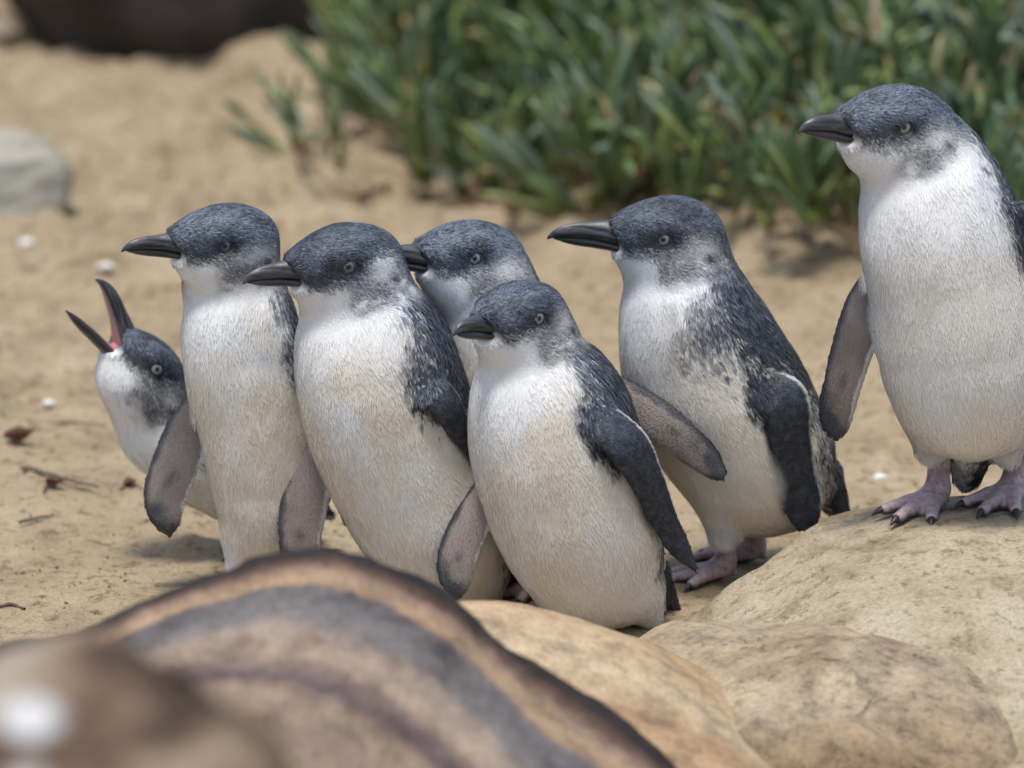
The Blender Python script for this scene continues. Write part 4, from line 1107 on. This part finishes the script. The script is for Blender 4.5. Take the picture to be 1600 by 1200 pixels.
def dead_leaf(px, py, L, Wd, rot, curl, label):
    g = on_ground(px, py); n, m = 16, 7; V = []
    for i in range(n):
        t = i / (n - 1); w = Wd * math.sin(math.pi * t ** .8) ** .8 + .0004
        for j in range(m):
            s = j / (m - 1) * 2 - 1
            V.append(((t - .5) * L, s * w, .003 + curl * s * s * w / Wd + curl * .8 * (t - .4)**2 * 4 + .001 * math.sin(9 * t + 3 * s)))
    V = np.array(V); k = len(V); V2 = V.copy(); V2[:, 2] -= .0006
    F1 = grid_faces(n, m); F2 = F1[:, ::-1] + k
    o = mesh_obj('dead_leaf', np.vstack([V, V2]), np.vstack([F1, F2]), M_DEAD)
    o.location = Vector(g + np.array([0, 0, .001])); o.rotation_euler = (math.radians(PR.uniform(-12, 12)), math.radians(PR.uniform(-8, 8)), math.radians(rot))
    return tag(o, label, 'leaf')
dead_leaf(30, 694, .032, .009, 12, .010, 'reddish brown dead leaf curled on the sand by itself')
dead_leaf(84, 765, .022, .006, -35, .006, 'small rusty dead leaf lying under the forked twig')
dead_leaf(203, 762, .013, .006, 20, .004, 'tiny dark dead leaf between the twig and the tall penguin')

def twig(pts, r, label, fork=None):
    P = spline(np.array([on_ground(a, b) + np.array([0, 0, h]) for a, b, h in pts]), 18)
    P = P + np.stack([fbm(P, 90, 2, 3), fbm(P, 90, 2, 4), fbm(P, 90, 2, 5)], 1) * r * .8
    base = P.mean(0)
    v, f = tube(P - base, r * np.linspace(1, .5, 18), 8)
    o = mesh_obj('twig', v, f, M_TWIG); o.location = Vector(base)
    if fork:
        Q = spline(np.array([on_ground(a, b) + np.array([0, 0, h]) for a, b, h in fork]), 10)
        v, f = tube(Q - base, r * np.linspace(.7, .35, 10), 7)
        mesh_obj('side_shoot', v, f, M_TWIG, o)
    return tag(o, label, 'twig')
twig([(36, 737, .004), (85, 752, .006), (155, 768, .003)], .0026, 'forked dark twig lying on the sand over a rusty leaf', [(85, 752, .005), (72, 765, .004), (68, 775, .003)])
twig([(48, 668, .002), (110, 664, .003), (168, 668, .002)], .0014, 'thin straight straw lying behind the dead leaf')
twig([(30, 820, .003), (60, 815, .004), (84, 806, .002)], .0016, 'short crooked grey twig close to the banded rock')
twig([(-10, 952, .003), (20, 950, .004), (38, 956, .002)], .0022, 'stubby dark twig end at the rim of the banded rock')
twig([(188, 768, .002), (206, 757, .003), (224, 768, .002)], .0012, 'bent twig scrap beside the tiny dark leaf')

def pebble(px, py, r, mat, name, label, seed, cat='pebble', ground=None):
    g = on_ground(px, py) if ground is None else ground
    n = 10; u = np.linspace(0, np.pi, n); v = np.linspace(0, 2 * np.pi, 2 * n, endpoint=False)
    Ug, Wg = np.meshgrid(u, v, indexing='ij')
    D = np.stack([np.sin(Ug) * np.cos(Wg), np.sin(Ug) * np.sin(Wg), np.cos(Ug)], -1).reshape(-1, 3)
    V = D * np.array([1.15, .9, .62]) * r * (1 + .25 * fbm(D + seed * 7, 1.6, 3, seed))[:, None]
    o = mesh_obj(name, V, grid_faces(n, 2 * n, True)[:, ::-1], mat); o.location = Vector(g + np.array([0, 0, r * .3]))
    return tag(o, label, cat)
pebble(1376, 750, .0065, M_SHELL, 'white_pebble', 'bright white pebble on sand between profile penguin and penguin on rock', 1)
pebble(44, 384, .009, M_SHELL, 'white_pebble', 'white pebble on the sand in front of the pale slab', 2)
pebble(163, 420, .008, M_SHELL, 'white_pebble', 'pale pebble on sand behind the tall slim penguin\'s bill', 3)
pebble(75, 632, .006, M_SHELL, 'white_pebble', 'chalky pebble on sand between straw and calling bird', 4)

# crumbs and grit strewn over the sand: nobody could count them
R2 = np.random.default_rng(5)
VV, FF, off = [], [], 0
oct_v = np.array([(1, 0, 0), (-1, 0, 0), (0, 1, 0), (0, -1, 0), (0, 0, 1), (0, 0, -1.0)])
oct_f = np.array([(0, 2, 4), (2, 1, 4), (1, 3, 4), (3, 0, 4), (2, 0, 5), (1, 2, 5), (3, 1, 5), (0, 3, 5)])
nc = 9000
cx, cy = R2.uniform(-1.0, 1.0, nc), R2.uniform(-.35, 2.6, nc) ** 1.0
cz = gz(cx, cy)
for i in range(nc):
    s = .0008 * (1 + 1.8 * R2.random() ** 4) * np.array([R2.uniform(.7, 2.4), R2.uniform(.7, 1.2), R2.uniform(.5, 1)])
    a = R2.uniform(0, 6.28); ca, sa = math.cos(a), math.sin(a)
    v = oct_v * s * R2.uniform(.7, 1.3, (6, 3)); v = v @ np.array([[ca, sa, 0], [-sa, ca, 0], [0, 0, 1]])
    VV.append(v + np.array([cx[i], cy[i], cz[i] + .0012])); FF.append(oct_f + off); off += 6
o = mesh_obj('sand_litter', np.vstack(VV), np.vstack(FF), M_CRUMB, smooth=False)
tag(o, 'dark crumbs of bark and grit scattered over the sand', 'litter', kind='stuff')
